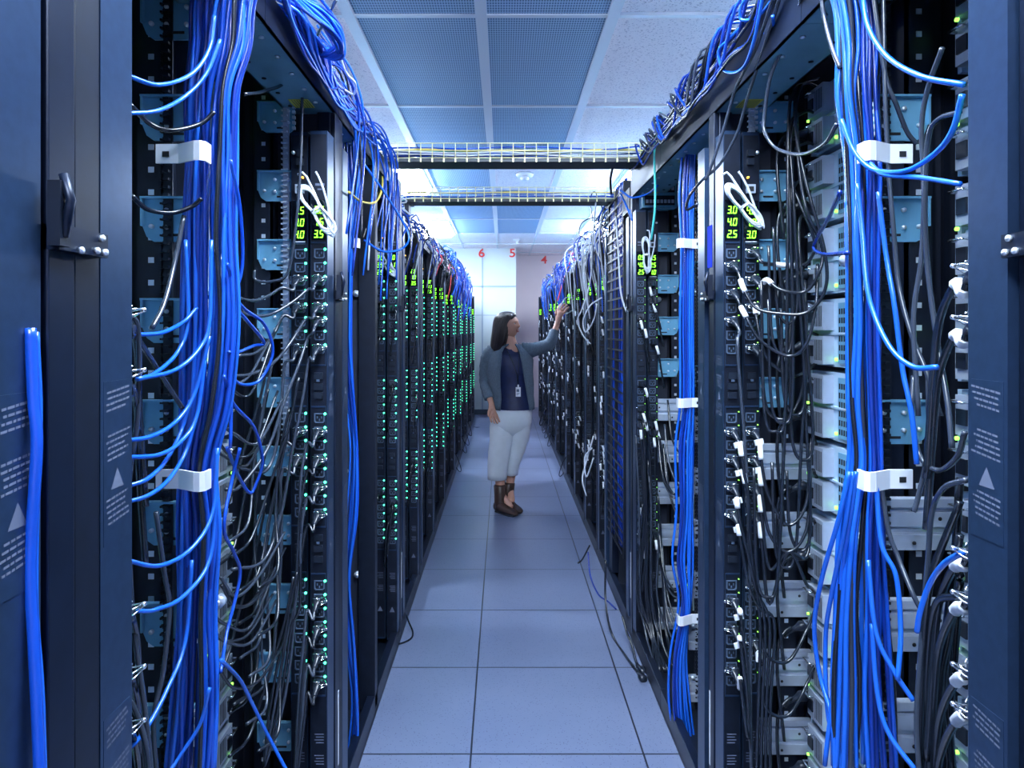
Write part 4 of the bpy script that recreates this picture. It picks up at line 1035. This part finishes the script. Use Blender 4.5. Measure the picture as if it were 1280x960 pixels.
# ------------------------------------------------------------------ black finger cable manager with blue cables (right row)
ym=3.77
e=empty('cable_manager',(X(1,.02),ym,.3),'black finger cable manager filled with blue cables in the right row','cable manager')
b=MB(); b.box(0,.006,-.25,.25,0,1.98,M_BLACK); 
b.build('back_plate',e); e.children[0].location=(.12,0,0)
for j,yy in enumerate((-.25,-.02,.02,.25)):
    b=MB(); b.box(-.012,.12,yy-.004,yy+.004,0,1.98,M_BLACK); b.build('side_rail',e)
b=MB(); z=.02
while z<1.96:
    b.box(-.018,-.014,-.25,.25,z,z+.010,M_BLACK); z+=.056
fg=b.build('finger_grille',e)
rg=random.Random(77)
for i in range(24):
    y=ym-.22+.44*(i/23); o=.016+.010*rg.random()
    pts=[(X(1,o+rg.uniform(-.002,.006)),y+rg.uniform(-.012,.012),z) for z in(.32,.7,1.1,1.5,1.9,2.15,2.3)]
    cable(pts,.0055,rg.choice(cb),'blue cable standing inside the black finger cable manager of the right row','cable','blue cables in the finger manager','manager_cable',seg=5,n=6)
# wide dark post standing left of the manager
b=MB(); b.box(XR-.0,XR+.06,4.06,4.12,.05,2.06,M_NAVY)
for k in range(40): b.cyl((XR+.045,4.0595,.3+.04*k),(XR+.045,4.058,.3+.04*k),.004,M_ZINC,6)
tag(b.build('dark_upright',bevel=.003),'wide dark upright with small bolts left of the finger cable manager','post')
# black gear box on the rack top above the second right strips
b=MB(); b.box(XR+.0,XR+.2,3.3,3.5,2.085,2.19,M_BLACK); b.box(XR+.0,XR+.015,3.3,3.5,2.19,2.20,M_BLACK)
for k in range(6): b.box(XR-.002,XR,3.32+.03*k,3.335+.03*k,2.11,2.16,M_RING)
tag(b.build('equipment_box',bevel=.004),'black equipment box on the rack top above the second right strips','box')
# network switch panel seen above the second right strip pair
e=empty('network_switch',(X(1,.10),3.14,2.07),'pale network switch mounted above the second right strip pair','network switch')
b=MB(); b.box(-.07,.09,0,.1,0,.19,M_STEEL); b.build('housing',e)
for k in range(3):
    b=MB(); b.box(-.06,.08,-.004,0,.01+.06*k,.055+.06*k,M_BLACK)
    for j in range(8): b.box(-.055+.017*j,-.043+.017*j,-.006,-.004,.02+.06*k,.036+.06*k,M_GREY)
    b.build('port_module',e)
# ditto, the lit device at the top left
e=empty('network_switch',(X(-1,.16),1.62,2.235),'network switch with green lights tucked under the left rack roof','network switch')
b=MB(); b.box(-.28,.10,0,.3,0,.045,M_BLACK); b.build('housing',e)
b=MB(); b.box(.10,.104,.01,.29,.015,.024,M_LEDG)
for i in range(3):
    for j in range(2): b.box(-.05+.06*j,-.03+.06*j,.04+.08*i,.05+.08*i,-.002,0,M_LEDG)
b.build('port_lights',e,label='green port lights')

# ------------------------------------------------------------------ far plugs with white sleeves (right row) and cords (left)
me_r=None
def small_cord(s,sleeve):
    b=MB(); b.box(-.012,.012,-.035,0,-.012,.012,M_SOCK)
    pts=spline([(0,-.03,0),(0,-.055,-.02),(s*.006,-.062,-.06),(s*.012,-.055,-.12),(s*.022,-.045,-.22)],4)
    b.tube(pts,.0045,M_CB,5)
    if sleeve: b.tube(pts[4:9],.0066,M_WHITE,6)
    b.tube([(-s*.004,-.01,.004),(-s*.024,-.018,.006),(-s*.02,-.034,.006)],.0018,M_CHROME,4)
    return b.mesh('power_cable')
SCM=small_cord(1,True); SCL=small_cord(-1,False)
rg=random.Random(99)
proto=None
for (y,wl) in WALLS[1]:
    if not wl or y<3.2: continue
    for off,dy in((0,0),(.058,.012)):
        for i,z in enumerate(LEDZ):
            if rg.random()<(.50 if y>3.4 else .5): continue
            o=bpy.data.objects.new('power_cable',SCM); COL.objects.link(o)
            o.location=(X(1,off)+.022,y-.125+dy-.005,z-.012)
            n=ORD[[w_[0] for w_ in WALLS[1]].index(y)]
            o.rotation_euler=(0,rg.uniform(-.15,.15),rg.uniform(-.5,.2))
            tag(o,f'white sleeved cord plugged into a power strip of the {n} right rack','power cord',f'white sleeved cords of the {n} right rack')
for (y,wl) in WALLS[-1]:
    if not wl or y<3.2: continue
    for off,dy in((0,0),(.058,.012)):
        for i,z in enumerate(LEDZ):
            if rg.random()<.80: continue
            o=bpy.data.objects.new('power_cable',SCL); COL.objects.link(o)
            o.location=(X(-1,off)-.022,y-.125+dy-.005,z-.012); o.rotation_euler=(0,0,rg.uniform(-.2,.5))
            n=ORD[[w_[0] for w_ in WALLS[-1]].index(y)]
            tag(o,f'dark cord plugged into a power strip of the {n} left rack','power cord',f'dark cords of the {n} left rack')
# longer hanging cords in front of the second right strip pair
for j in range(12):
    x0=rg.uniform(796,828)
    pts=[(x0-4,rg.uniform(480,640),3.1),(x0,650+rg.uniform(-20,20),3.06),(x0+rg.uniform(-10,8),740,3.05),(x0+8,790,3.0),(x0+rg.uniform(10,34),840,2.85)]
    one(pts,rg.choice([M_CB,M_CB,M_CG]),.005,'black cord trailing down in front of the second right strip pair','black cords before the second right strips','hanging_cable')
for j in range(12):
    x0=rg.uniform(822,838); y=rg.uniform(500,760)
    one([(x0,y,3.0),(x0+6,y+50,2.9),(x0+22,y+70+rg.uniform(-10,20),2.8),(x0+34,y+30,2.7),(x0+30,y-20,2.75)],rg.choice([M_CB,M_CG]),.0045,'dark cord looping between the second right strips and the slim blue bundle','dark cords beside the slim blue bundle','hanging_cable')

# ------------------------------------------------------------------ loose cords at the floor
def floor_cord(px,label,r=.0055,plug=True,m=M_CB):
    P=[W(*p) for p in px]
    P=[Vector((p.x,p.y,max(p.z,r+.001))) for p in P]
    e=empty('loose_cord',P[0],label,'cord')
    e.name='loose_power_cable'
    MB().tube(spline([p-P[0] for p in P],8),r,m,7).build('cord',e)
    if plug:
        d=(P[-1]-P[-2]).normalized(); a=P[-1]-P[0]; sd=d.cross(Vector((0,0,1))).normalized()
        b=MB(); up=sd.cross(d)
        b.loft([[a+d*t+sd*w*cx+up*w*.8*cz for cx,cz in((-1,-.6),(-.6,-1),(.6,-1),(1,-.6),(1,.6),(.6,1),(-.6,1),(-1,.6))] for t,w in((-.02,.006),(0,.009),(.01,.014),(.045,.015))],M_SOCK)
        b.build('connector',e)
floor_cord([(757,700,3.5),(757,750,3.45),(764,790,3.3),(782,822,3.08),(800,843,2.9)],'black cord from the right row with its connector lying on the floor')
floor_cord([(778,770,3.25),(784,792,3.2),(790,806,3.12),(796,830,3.0),(799,836,2.98)],'shorter black cord beside it, connector hanging just above the floor')
floor_cord([(732,692,4.2),(737,682,4.2),(728,699,4.3),(722,706,4.3)],'small black cord end poking out at the foot of the right row',.005,False)
floor_cord([(504,755,3.5),(510,775,3.4),(516,790,3.3),(513,800,3.25),(500,808,3.2),(490,805,3.15)],'black cord curling over the floor beside the left row',.0045,False)
floor_cord([(735,690,4.1),(738,720,4.0),(748,745,3.8),(760,752,3.7),(770,770,3.6)],'thin blue cord bowing out over the floor from the right row',.004,False,M_B3)
rg=random.Random(5)
for j in range(9):
    y=rg.uniform(6.5,10.5); o=XR
    pts=[(o+.03,y,.30),(o-.03,y+.05,.18),(o-.06,y+.12,.05),(o-.03,y+.2,.02),(o+.03,y+.3,.08)]
    cable(pts,.004,M_CB,'thin black loop hanging low from the far right racks','cable','thin black loops at the foot of the far right racks','hanging_cable')
for j in range(4):
    y=rg.uniform(6.5,9.5); o=XL
    pts=[(o-.03,y,.30),(o+.03,y+.05,.18),(o+.06,y+.12,.05),(o+.03,y+.2,.02),(o-.03,y+.3,.08)]
    cable(pts,.004,M_CB,'thin black loop hanging low from the far left racks','cable','thin black loops at the foot of the far left racks','hanging_cable')
#@@WOMAN
# ------------------------------------------------------------------ the woman
M_SKIN=mat('skin',(.52,.27,.20),.5,noise=.06,nscale=30)
M_HAIR=mat('dark hair',(.014,.009,.012),.32,spec=.6)
M_CARD=mat('grey blue knit',(.11,.155,.21),.85,noise=.25,nscale=90,bump=.4)
M_TOP=mat('navy blouse',(.008,.018,.085),.55,noise=.3,nscale=25)
M_PANT=mat('white cotton',(.62,.68,.76),.8,noise=.08,nscale=12,bump=.1)
M_BOOT=mat('brown leather',(.045,.022,.016),.45,noise=.3,nscale=60)
M_LIP=mat('lips',(.35,.09,.09),.4)
M_EYE=mat('eye white',(.7,.7,.72),.3)
M_IRIS=mat('iris',(.02,.012,.01),.2)
D0=5.54; KP=D0/F
ORG=Vector((W(632,0,D0).x,D0,0))
def wp(px,py,dd=0.):
    """body point: the photo's scale at the woman's distance, dd metres deeper"""
    return Vector(((px-VX)*KP,D0+dd,CZ-(py-VY)*KP))-ORG
def fl(v,z=0.): return Vector((v.x,v.y,max(v.z,z)))
woman=empty('person',ORG,'woman in grey cardigan, navy top and white cropped trousers reaching to the racks','person')
# --- skin: one continuous body
SK=[];ED=[];RD=[]
def sv(p,r,parent=None):
    SK.append(p);RD.append(r)
    if parent is not None: ED.append((parent,len(SK)-1))
    return len(SK)-1
pel=sv(wp(640,516),.115); sp1=sv(wp(641,490,.0),.10,pel); sp2=sv(wp(640,462,.0),.115,sp1); ch=sv(wp(638,443,.0),.10,sp2)
nb=sv(wp(638,431,.0),.058,ch); nk=sv(wp(637,421,-.005),.048,nb); hd=sv(wp(634,408,.0),.055,nk)
sl=sv(wp(616,440,.0),.05,ch); el=sv(wp(607,474,.02),.036,sl); fm=sv(wp(610,490,-.05),.031,el); wr=sv(wp(615,504,-.11),.024,fm)
sr=sv(wp(659,440,.0),.05,ch); er=sv(wp(686,431,-.03),.036,sr); fr=sv(wp(693,415,-.01),.030,er); wr2=sv(wp(698,401,.02),.022,fr)
hpL=sv(wp(630,528,.0),.085,pel); kn=sv(wp(625,563,-.02),.055,hpL); cf=sv(wp(624,588,.02),.052,kn); an=sv(fl(wp(626,618,.0),.1),.036,cf)
hpR=sv(wp(648,528,.0),.085,pel); kn2=sv(wp(646,563,.03),.055,hpR); cf2=sv(wp(640,586,.07),.05,kn2); an2=sv(fl(wp(637,612,.08),.1),.035,cf2)
ft=sv(fl(wp(640,634,-.07),.04),.032,an); ft2=sv(fl(wp(640,630,.01),.04),.032,an2)
def hand(w,pdir,pacr,curl,thumbside,lens,k=1.):
    """palm then five fingers; pdir points to the fingers, pacr across the palm, curl the way fingers bend"""
    wv=SK[w]
    a=sv(wv+pdir*.03,.024,w); b_=sv(wv+pdir*.06,.030,a)
    for i,(o,l) in enumerate(zip((-.030,-.010,.010,.029),lens)):
        k0=sv(wv+pdir*.082+pacr*o,.0125,b_)
        q=SK[k0]; k1=sv(q+pdir*l*.40+curl*.10*l+pacr*o*.25,.0095,k0); k2=sv(SK[k1]+pdir*l*.30+curl*l*.22+pacr*o*.05,.0085,k1); sv(SK[k2]+pdir*l*.22+curl*l*.3,.007,k2)
    t0=sv(wv+pdir*.035+pacr*thumbside*.028,.014,a); t1=sv(SK[t0]+pdir*.028+pacr*thumbside*.022+curl*.01,.011,t0); sv(SK[t1]+pdir*.028+pacr*thumbside*.006+curl*.012,.0085,t1)
hand(wr,Vector((.16,-.05,-1)).normalized(),Vector((.75,.6,0.05)).normalized(),Vector((.3,-.3,0)),-1,(.062,.074,.080,.070))
hand(wr2,Vector((.30,.05,.95)).normalized(),Vector((.80,-.5,-.25)).normalized(),Vector((.5,.45,-.1)),-1,(.070,.080,.075,.060))
me=bpy.data.meshes.new('sk'); me.from_pydata([tuple(v) for v in SK],ED,[]); me.update()
so=bpy.data.objects.new('sk',me); COL.objects.link(so)
m_=so.modifiers.new('s','SKIN'); m_.use_smooth_shade=True
for i,r in enumerate(RD): me.skin_vertices[0].data[i].radius=(r,r)
me.skin_vertices[0].data[0].use_root=True
u_=so.modifiers.new('u','SUBSURF'); u_.levels=2; u_.render_levels=2
bpy.context.view_layer.update(); dg=bpy.context.evaluated_depsgraph_get()
bm=bmesh.new(); tmp=bpy.data.meshes.new_from_object(so.evaluated_get(dg)); bm.from_mesh(tmp)
bpy.data.objects.remove(so)
bmesh.ops.recalc_face_normals(bm,faces=bm.faces)
# head
def g(x,c,w): return math.exp(-((x-c)/w)**2)
HR=(Matrix.Translation(wp(634.5,407,-.005)) @ Matrix.Rotation(math.radians(-27),4,'Z') @ Matrix.Rotation(math.radians(-9),4,'Y'))
def headpt(th,ph):
    z=math.cos(th); x=math.sin(th)*math.cos(ph); y=math.sin(th)*math.sin(ph)
    fx=max(0,x); yy=y
    sx,sy,sz=.098,.076,.112
    if z<0:
        sy*=1-.34*min(1,-z)**1.2
        if x<0: sx*=1-.32*(-z)**1.1
        else: sx*=1-.10*(-z)
    X_=x*sx; 
    if x>0:
        front=fx**1.5
        X_+= front*(.019*g(y,0,.17)*(g(z,-.22,.085)+.55*g(z,-.10,.12)+.2*g(z,.06,.1)))
        X_+= front*.008*g(y,0,.28)*(g(z,-.47,.055)+g(z,-.59,.055))
        X_+= front*.012*g(y,0,.3)*g(z,-.85,.14)
        X_-= front*.010*(g(y,.36,.16)+g(y,-.36,.16))*g(z,.03,.10)
        X_+= front*.004*g(z,.20,.07)
    return Vector((X_,yy*sy,z*sz))
n1,n2=56,72; vv=[]
for i in range(n1+1):
    for j in range(n2): vv.append(bm.verts.new(HR@headpt(PI*(i+.001)/(n1+.002),2*PI*j/n2)))
for i in range(n1):
    for j in range(n2):
        a=i*n2+j; b2=i*n2+(j+1)%n2
        bm.faces.new((vv[a],vv[a+n2],vv[b2+n2],vv[b2]))
bm.faces.new([vv[j] for j in range(n2)]); bm.faces.new([vv[n1*n2+j] for j in range(n2)][::-1])
bmesh.ops.recalc_face_normals(bm,faces=bm.faces)
me=bpy.data.meshes.new('body'); bm.to_mesh(me); bm.free()
bo=bpy.data.objects.new('tmpbody',me); COL.objects.link(bo)
smm=bo.modifiers.new('sm','SMOOTH'); smm.iterations=2; smm.factor=.4
bpy.context.view_layer.update(); dg=bpy.context.evaluated_depsgraph_get()
fin=bpy.data.meshes.new_from_object(bo.evaluated_get(dg)); bpy.data.objects.remove(bo)
fin.materials.clear(); fin.materials.append(M_SKIN); fin.polygons.foreach_set('use_smooth',[True]*len(fin.polygons))
part(fin,'body',woman)
for sy in(-1,1):
    c=HR@Vector((.076,sy*.030,.004)); b=MB(); n=10
    f=(HR.to_3x3()@Vector((1,sy*.25,0))).normalized()
    def ball(b,c,r,m,sq=1):
        b.loft([[c+Vector((r*math.sin(t)*math.cos(2*PI*j/n),r*math.sin(t)*math.sin(2*PI*j/n),r*math.cos(t)*sq)) for j in range(n)] for t in(.15,.6,1.1,1.57,2.1,2.6,3.0)],m)
    ball(b,c,.0125,M_EYE,.7); ball(b,c+f*.0085,.0058,M_IRIS)
    b.build('eye',woman)
    pts=[HR@Vector((.088-.004*abs(t)-.015*max(0,t)**2,sy*(.014+.030*t),.026+.004*math.sin(PI*min(1,t))))for t in(0,.25,.5,.75,1,1.2)]
    MB().tube(pts,.0032,M_HAIR,6).build('eyebrow',woman)
for dz in(-.052,-.064):
    pts=[HR@Vector((.0915-.010*(t*t)-.0,t*.020,dz)) for t in(-1,-.6,-.2,.2,.6,1)]
    MB().tube(pts,.0042,M_LIP,6).build('lip',woman)
# --- lofted clothing
def ring(cx,py,hw,hd,dd=0.,n=28,rip=0.,ph=0.):
    c=wp(cx,py,dd); hw*=KP
    return [c+Vector(((hw)*(1+rip*math.sin(5*2*PI*j/n+ph))*math.cos(2*PI*j/n),(hd)*(1+rip*math.sin(4*2*PI*j/n+ph))*math.sin(2*PI*j/n),0)) for j in range(n)]
b=MB()
S=[(429,638,10,.055),(433,638,17,.08),(438,638,23.5,.095),(446,639,25.5,.115),(456,640,24.5,.13),(466,640.5,22.5,.122),(478,641,21,.108),(490,642,21.5,.112),(500,643,23,.12),(511,643.5,24.5,.125)]
R=[ring(cx,py,hw,hd,0,32,.018,py*.3) for py,cx,hw,hd in S]
# scoop neckline: pull the front of the two top rings down
for k,dz in((0,.05),(1,.055),(2,.025)):
    for j in range(32):
        a=2*PI*j/32; fr_=max(0,-math.sin(a))**2
        R[k][j]=R[k][j]+Vector((0,-.012*fr_*(k==0),-dz*fr_))
b.loft(R,M_TOP,False,False); b.build('blouse',woman)
# lanyard and badge
b=MB(); b.tube([wp(631,428,-.06),wp(633,436,-.105),wp(640,450,-.125),wp(646,468,-.132),wp(647,478,-.13)],.003,M_BLACK,5); b.tube([wp(645,428,-.05),wp(648,440,-.10),wp(648,455,-.13),wp(647,478,-.13)],.003,M_BLACK,5); b.build('lanyard',woman)
c=wp(647.3,488,-.134); b=MB(); b.box(c.x-.020,c.x+.020,c.y-.0015,c.y+.0015,c.z-.038,c.z+.038,M_WHITE); b.box(c.x-.014,c.x+.008,c.y-.0022,c.y-.0015,c.z+.0,c.z+.022,M_RING)
for k in range(3): b.box(c.x-.014,c.x+.012-.006*k,c.y-.0022,c.y-.0015,c.z-.012-.007*k,c.z-.009-.007*k,M_RING)
b.box(c.x-.006,c.x+.006,c.y-.003,c.y,c.z+.036,c.z+.058,M_WHITE); b.build('badge',woman,label='white badge')
# cardigan: open in front
def arc(py,cx,hw,hd,a0,a1,n=30,rip=.0):
    c=wp(cx,py); hw*=KP; out=[]
    for j in range(n+1):
        a=math.radians(a0+(a1-a0)*j/n)
        out.append(c+Vector((hw*math.cos(a)*(1+rip*math.sin(9*a+py*.2)),-hd*math.sin(a)*(1+rip*math.sin(7*a)),0)))
    return out
b=MB(); T=.006
CS=[(430,638,14,.075,100,425),(434,637,22,.09,108,424),(440,637,27,.11,112,422),(450,637.5,29,.130,113,420),(465,637,29.5,.14,115,415),(480,638.5,28.5,.138,118,410),(495,640,27.5,.143,121,405),(505,640.5,27.5,.145,123,402),(511,640.5,27.5,.145,124,400)]
out_=[arc(py,cx,hw,hd,a0,a1,rip=.012) for py,cx,hw,hd,a0,a1 in CS]; inn=[arc(py,cx,hw-1.1,hd-.008,a0,a1,rip=.012) for py,cx,hw,hd,a0,a1 in CS]
b.loft([o+i[::-1] for o,i in zip(out_,inn)],M_CARD,True,True)
for side,k in((0,0),(1,-1)):
    b.tube([o[k] for o in out_],.006,M_CARD,6)
b.build('cardigan',woman)
def sleeve(pts,m,name,n=14,rip=.04):
    b=MB(); sp=spline([p for p,r in pts],5); k=len(sp); rr=[]
    for i in range(k):
        t=i/(k-1)*(len(pts)-1); a=int(min(t,len(pts)-2)); f=t-a
        rr.append(pts[a][1]*(1-f)+pts[a+1][1]*f)
    rg=random.Random(len(name)+n)
    u=None; rings=[]
    for i,p in enumerate(sp):
        t=(sp[min(i+1,k-1)]-sp[max(i-1,0)]).normalized()
        if u is None: u=t.orthogonal().normalized()
        u=(u-t*u.dot(t)).normalized(); w_=t.cross(u)
        w2=1+rip*math.sin(i*2.3)
        rings.append([p+(u*math.cos(2*PI*j/n)+w_*math.sin(2*PI*j/n))*rr[i]*w2 for j in range(n)])
    b.loft(rings,m,True,True); return b.build(name,woman)
sleeve([(wp(618,437,.0),.062),(wp(611,446,.0),.064),(wp(607.5,462,.015),.056),(wp(607,478,.02),.052),(wp(609.5,489,-.05),.046),(wp(612,497,-.08),.042)],M_CARD,'cardigan_sleeve')
sleeve([(wp(652,438,.0),.066),(wp(662,438,.0),.064),(wp(674,435,-.02),.054),(wp(686,430,-.03),.050),(wp(691,421,-.02),.044),(wp(694,413,-.01),.038)],M_CARD,'cardigan_sleeve')
# trousers
def leg(L,name):
    b=MB(); b.loft([ring(cx,py,hw,hd,dd,24,.025,py*.13) for py,cx,hw,hd,dd in L],M_PANT,True,True); return b
b=leg([(520,630,16,.10,0),(535,628.5,16.5,.105,0),(550,627,15,.095,-.01),(565,624.5,14,.088,-.01),(580,622.5,13,.08,0),(592,621.5,12.3,.078,.01),(599,621.5,12,.078,.01)],'l')
b.build('trouser_leg',woman)
b=leg([(520,650,14,.10,0),(535,649,14.5,.10,.01),(550,648,13,.09,.02),(565,645.5,11,.082,.03),(580,641.5,9,.078,.05),(590,640,8,.076,.06),(595,639.5,7.8,.076,.065)],'r')
b.build('trouser_leg',woman)
b=MB(); b.loft([ring(cx,py,hw,hd,0,28,.01,py*.1) for py,cx,hw,hd in((503,643,20,.10),(510,641.5,23,.115),(518,640,25,.125),(528,638.5,26,.125),(536,638,24,.11),(543,638,14,.07))],M_PANT,True,True); b.build('trouser_seat',woman)
# boots
def boot(an_,toe,top):
    b=MB(); A=an_; d=(toe-A); d.z=0; L=d.length; d.normalize(); sdv=d.cross(Vector((0,0,1)))
    prof=[(-.045,.036,.0,.08),(-.035,.038,.0,.085),(0,.040,.0,.10),(.05,.040,.0,.075),(.10,.042,.0,.055),(.15,.038,.0,.042),(.185,.026,.0,.030),(.20,.010,.004,.018)]
    rings=[]
    for t,w_,z0,z1 in prof:
        c=Vector((A.x,A.y,0))+d*t; k=14
        rings.append([c+sdv*(w_*math.cos(2*PI*j/k))+Vector((0,0,(z0+z1)/2+.012+(z1-z0)/2*math.sin(2*PI*j/k))) for j in range(k)])
    b.loft(rings,M_BOOT,True,True)
    b.loft([[Vector((A.x,A.y,0))+d*(r_*math.cos(2*PI*j/14)+o_)+sdv*(r_*math.sin(2*PI*j/14))+Vector((top.x-A.x,top.y-A.y,0))*(z/.22)+Vector((0,0,z)) for j in range(14)] for z,r_,o_ in((.03,.044,-.0),(.09,.050,.005),(.15,.048,0),(.215,.052,0),(.225,.044,0))],M_BOOT,True,True)
    b.build('boot',woman)
    q=MB(); c=Vector((A.x,A.y,0))
    q.loft([[c+d*(x)+sdv*y+Vector((0,0,z)) for x,y in((-.04,-.022),(.05,-.028),(.12,-.034),(.17,-.02),(.172,.02),(.12,.034),(.05,.028),(-.04,.022))] for z in(0.001,.014)],M_BLACK,True,True); q.build('boot_sole',woman)
boot(Vector((wp(625,0).x,-.03,0)),Vector((wp(642,0).x,-.15,0)),wp(625,0))
boot(Vector((wp(634,0).x,.07,0)),Vector((wp(646,0).x,-.04,0)),Vector((wp(636,0).x,.08,0)))
# hair
rg=random.Random(4); nh=48; ph=[rg.uniform(-1,1) for _ in range(nh)]
HS=[(389.2,634,1.8,.015),(389.9,634,6,.04),(391.4,633.6,9.3,.062),(394,632.6,12.0,.082),(397.5,631.2,13.4,.095),(401,629.2,12.6,.10),(406,627.2,11.4,.104),(412,626.3,11.2,.106),(420,625,11.0,.106),(427,623.7,10.6,.10),(432,622.5,9.8,.095),(436,621.8,8.6,.085),(439,621.5,7.0,.07)]
b=MB(); R=[]
for i,(py,cx,hw,hd_) in enumerate(HS):
    c=wp(cx,py,.0); t=i/(len(HS)-1)
    R.append([c+Vector((hw*KP*(1+.03*t*ph[j])*math.cos(2*PI*j/nh),hd_*(1+.05*t*ph[j])*math.sin(2*PI*j/nh),-.012*t*ph[(j*7)%nh])) for j in range(nh)])
b.loft(R,M_HAIR,True,True); b.build('hair',woman)
b=MB()
for j in range(60):
    a=rg.uniform(-2.6,.25); pts=[]
    for i,(py,cx,hw,hd_) in enumerate(HS[2:]):
        c=wp(cx,py,0); pts.append(c+Vector((hw*KP*1.015*math.cos(a),hd_*1.02*math.sin(a),0)))
    pts.append(pts[-1]+Vector((0,0,-.01-.02*rg.random())))
    b.tube(spline(pts,3),.0035,M_HAIR,5)
b.build('hair_strands',woman,label='long straight dark hair')
# pale cable the woman handles
one([(716,372,6.2),(708,372,5.9),(703,378,5.62),(700,386,5.56),(707,392,5.7),(716,388,6.1)],M_CW,.005,'pale cable loop in the woman\'s raised hand')
# ------------------------------------------------------------------ camera and world
cam=bpy.data.cameras.new('camera'); co=bpy.data.objects.new('camera',cam); COL.objects.link(co)
co.location=(0,0,CZ); co.rotation_euler=(PI/2,0,0)
cam.sensor_width=36; cam.lens=36*F/1280
cam.shift_x=(640-VX)/1280; cam.shift_y=-(480-VY)/1280
cam.clip_start=.05; cam.clip_end=60
SC.camera=co
w=bpy.data.worlds.new('world'); w.use_nodes=True; SC.world=w
w.node_tree.nodes['Background'].inputs['Color'].default_value=(.35,.5,1,1)
w.node_tree.nodes['Background'].inputs['Strength'].default_value=.05
vs=SC.view_settings; vs.view_transform='Standard'; vs.look='None'; vs.gamma=1; vs.use_curve_mapping=False; vs.exposure=.12
SC.cycles.use_denoising=True
SC.cycles.max_bounces=8
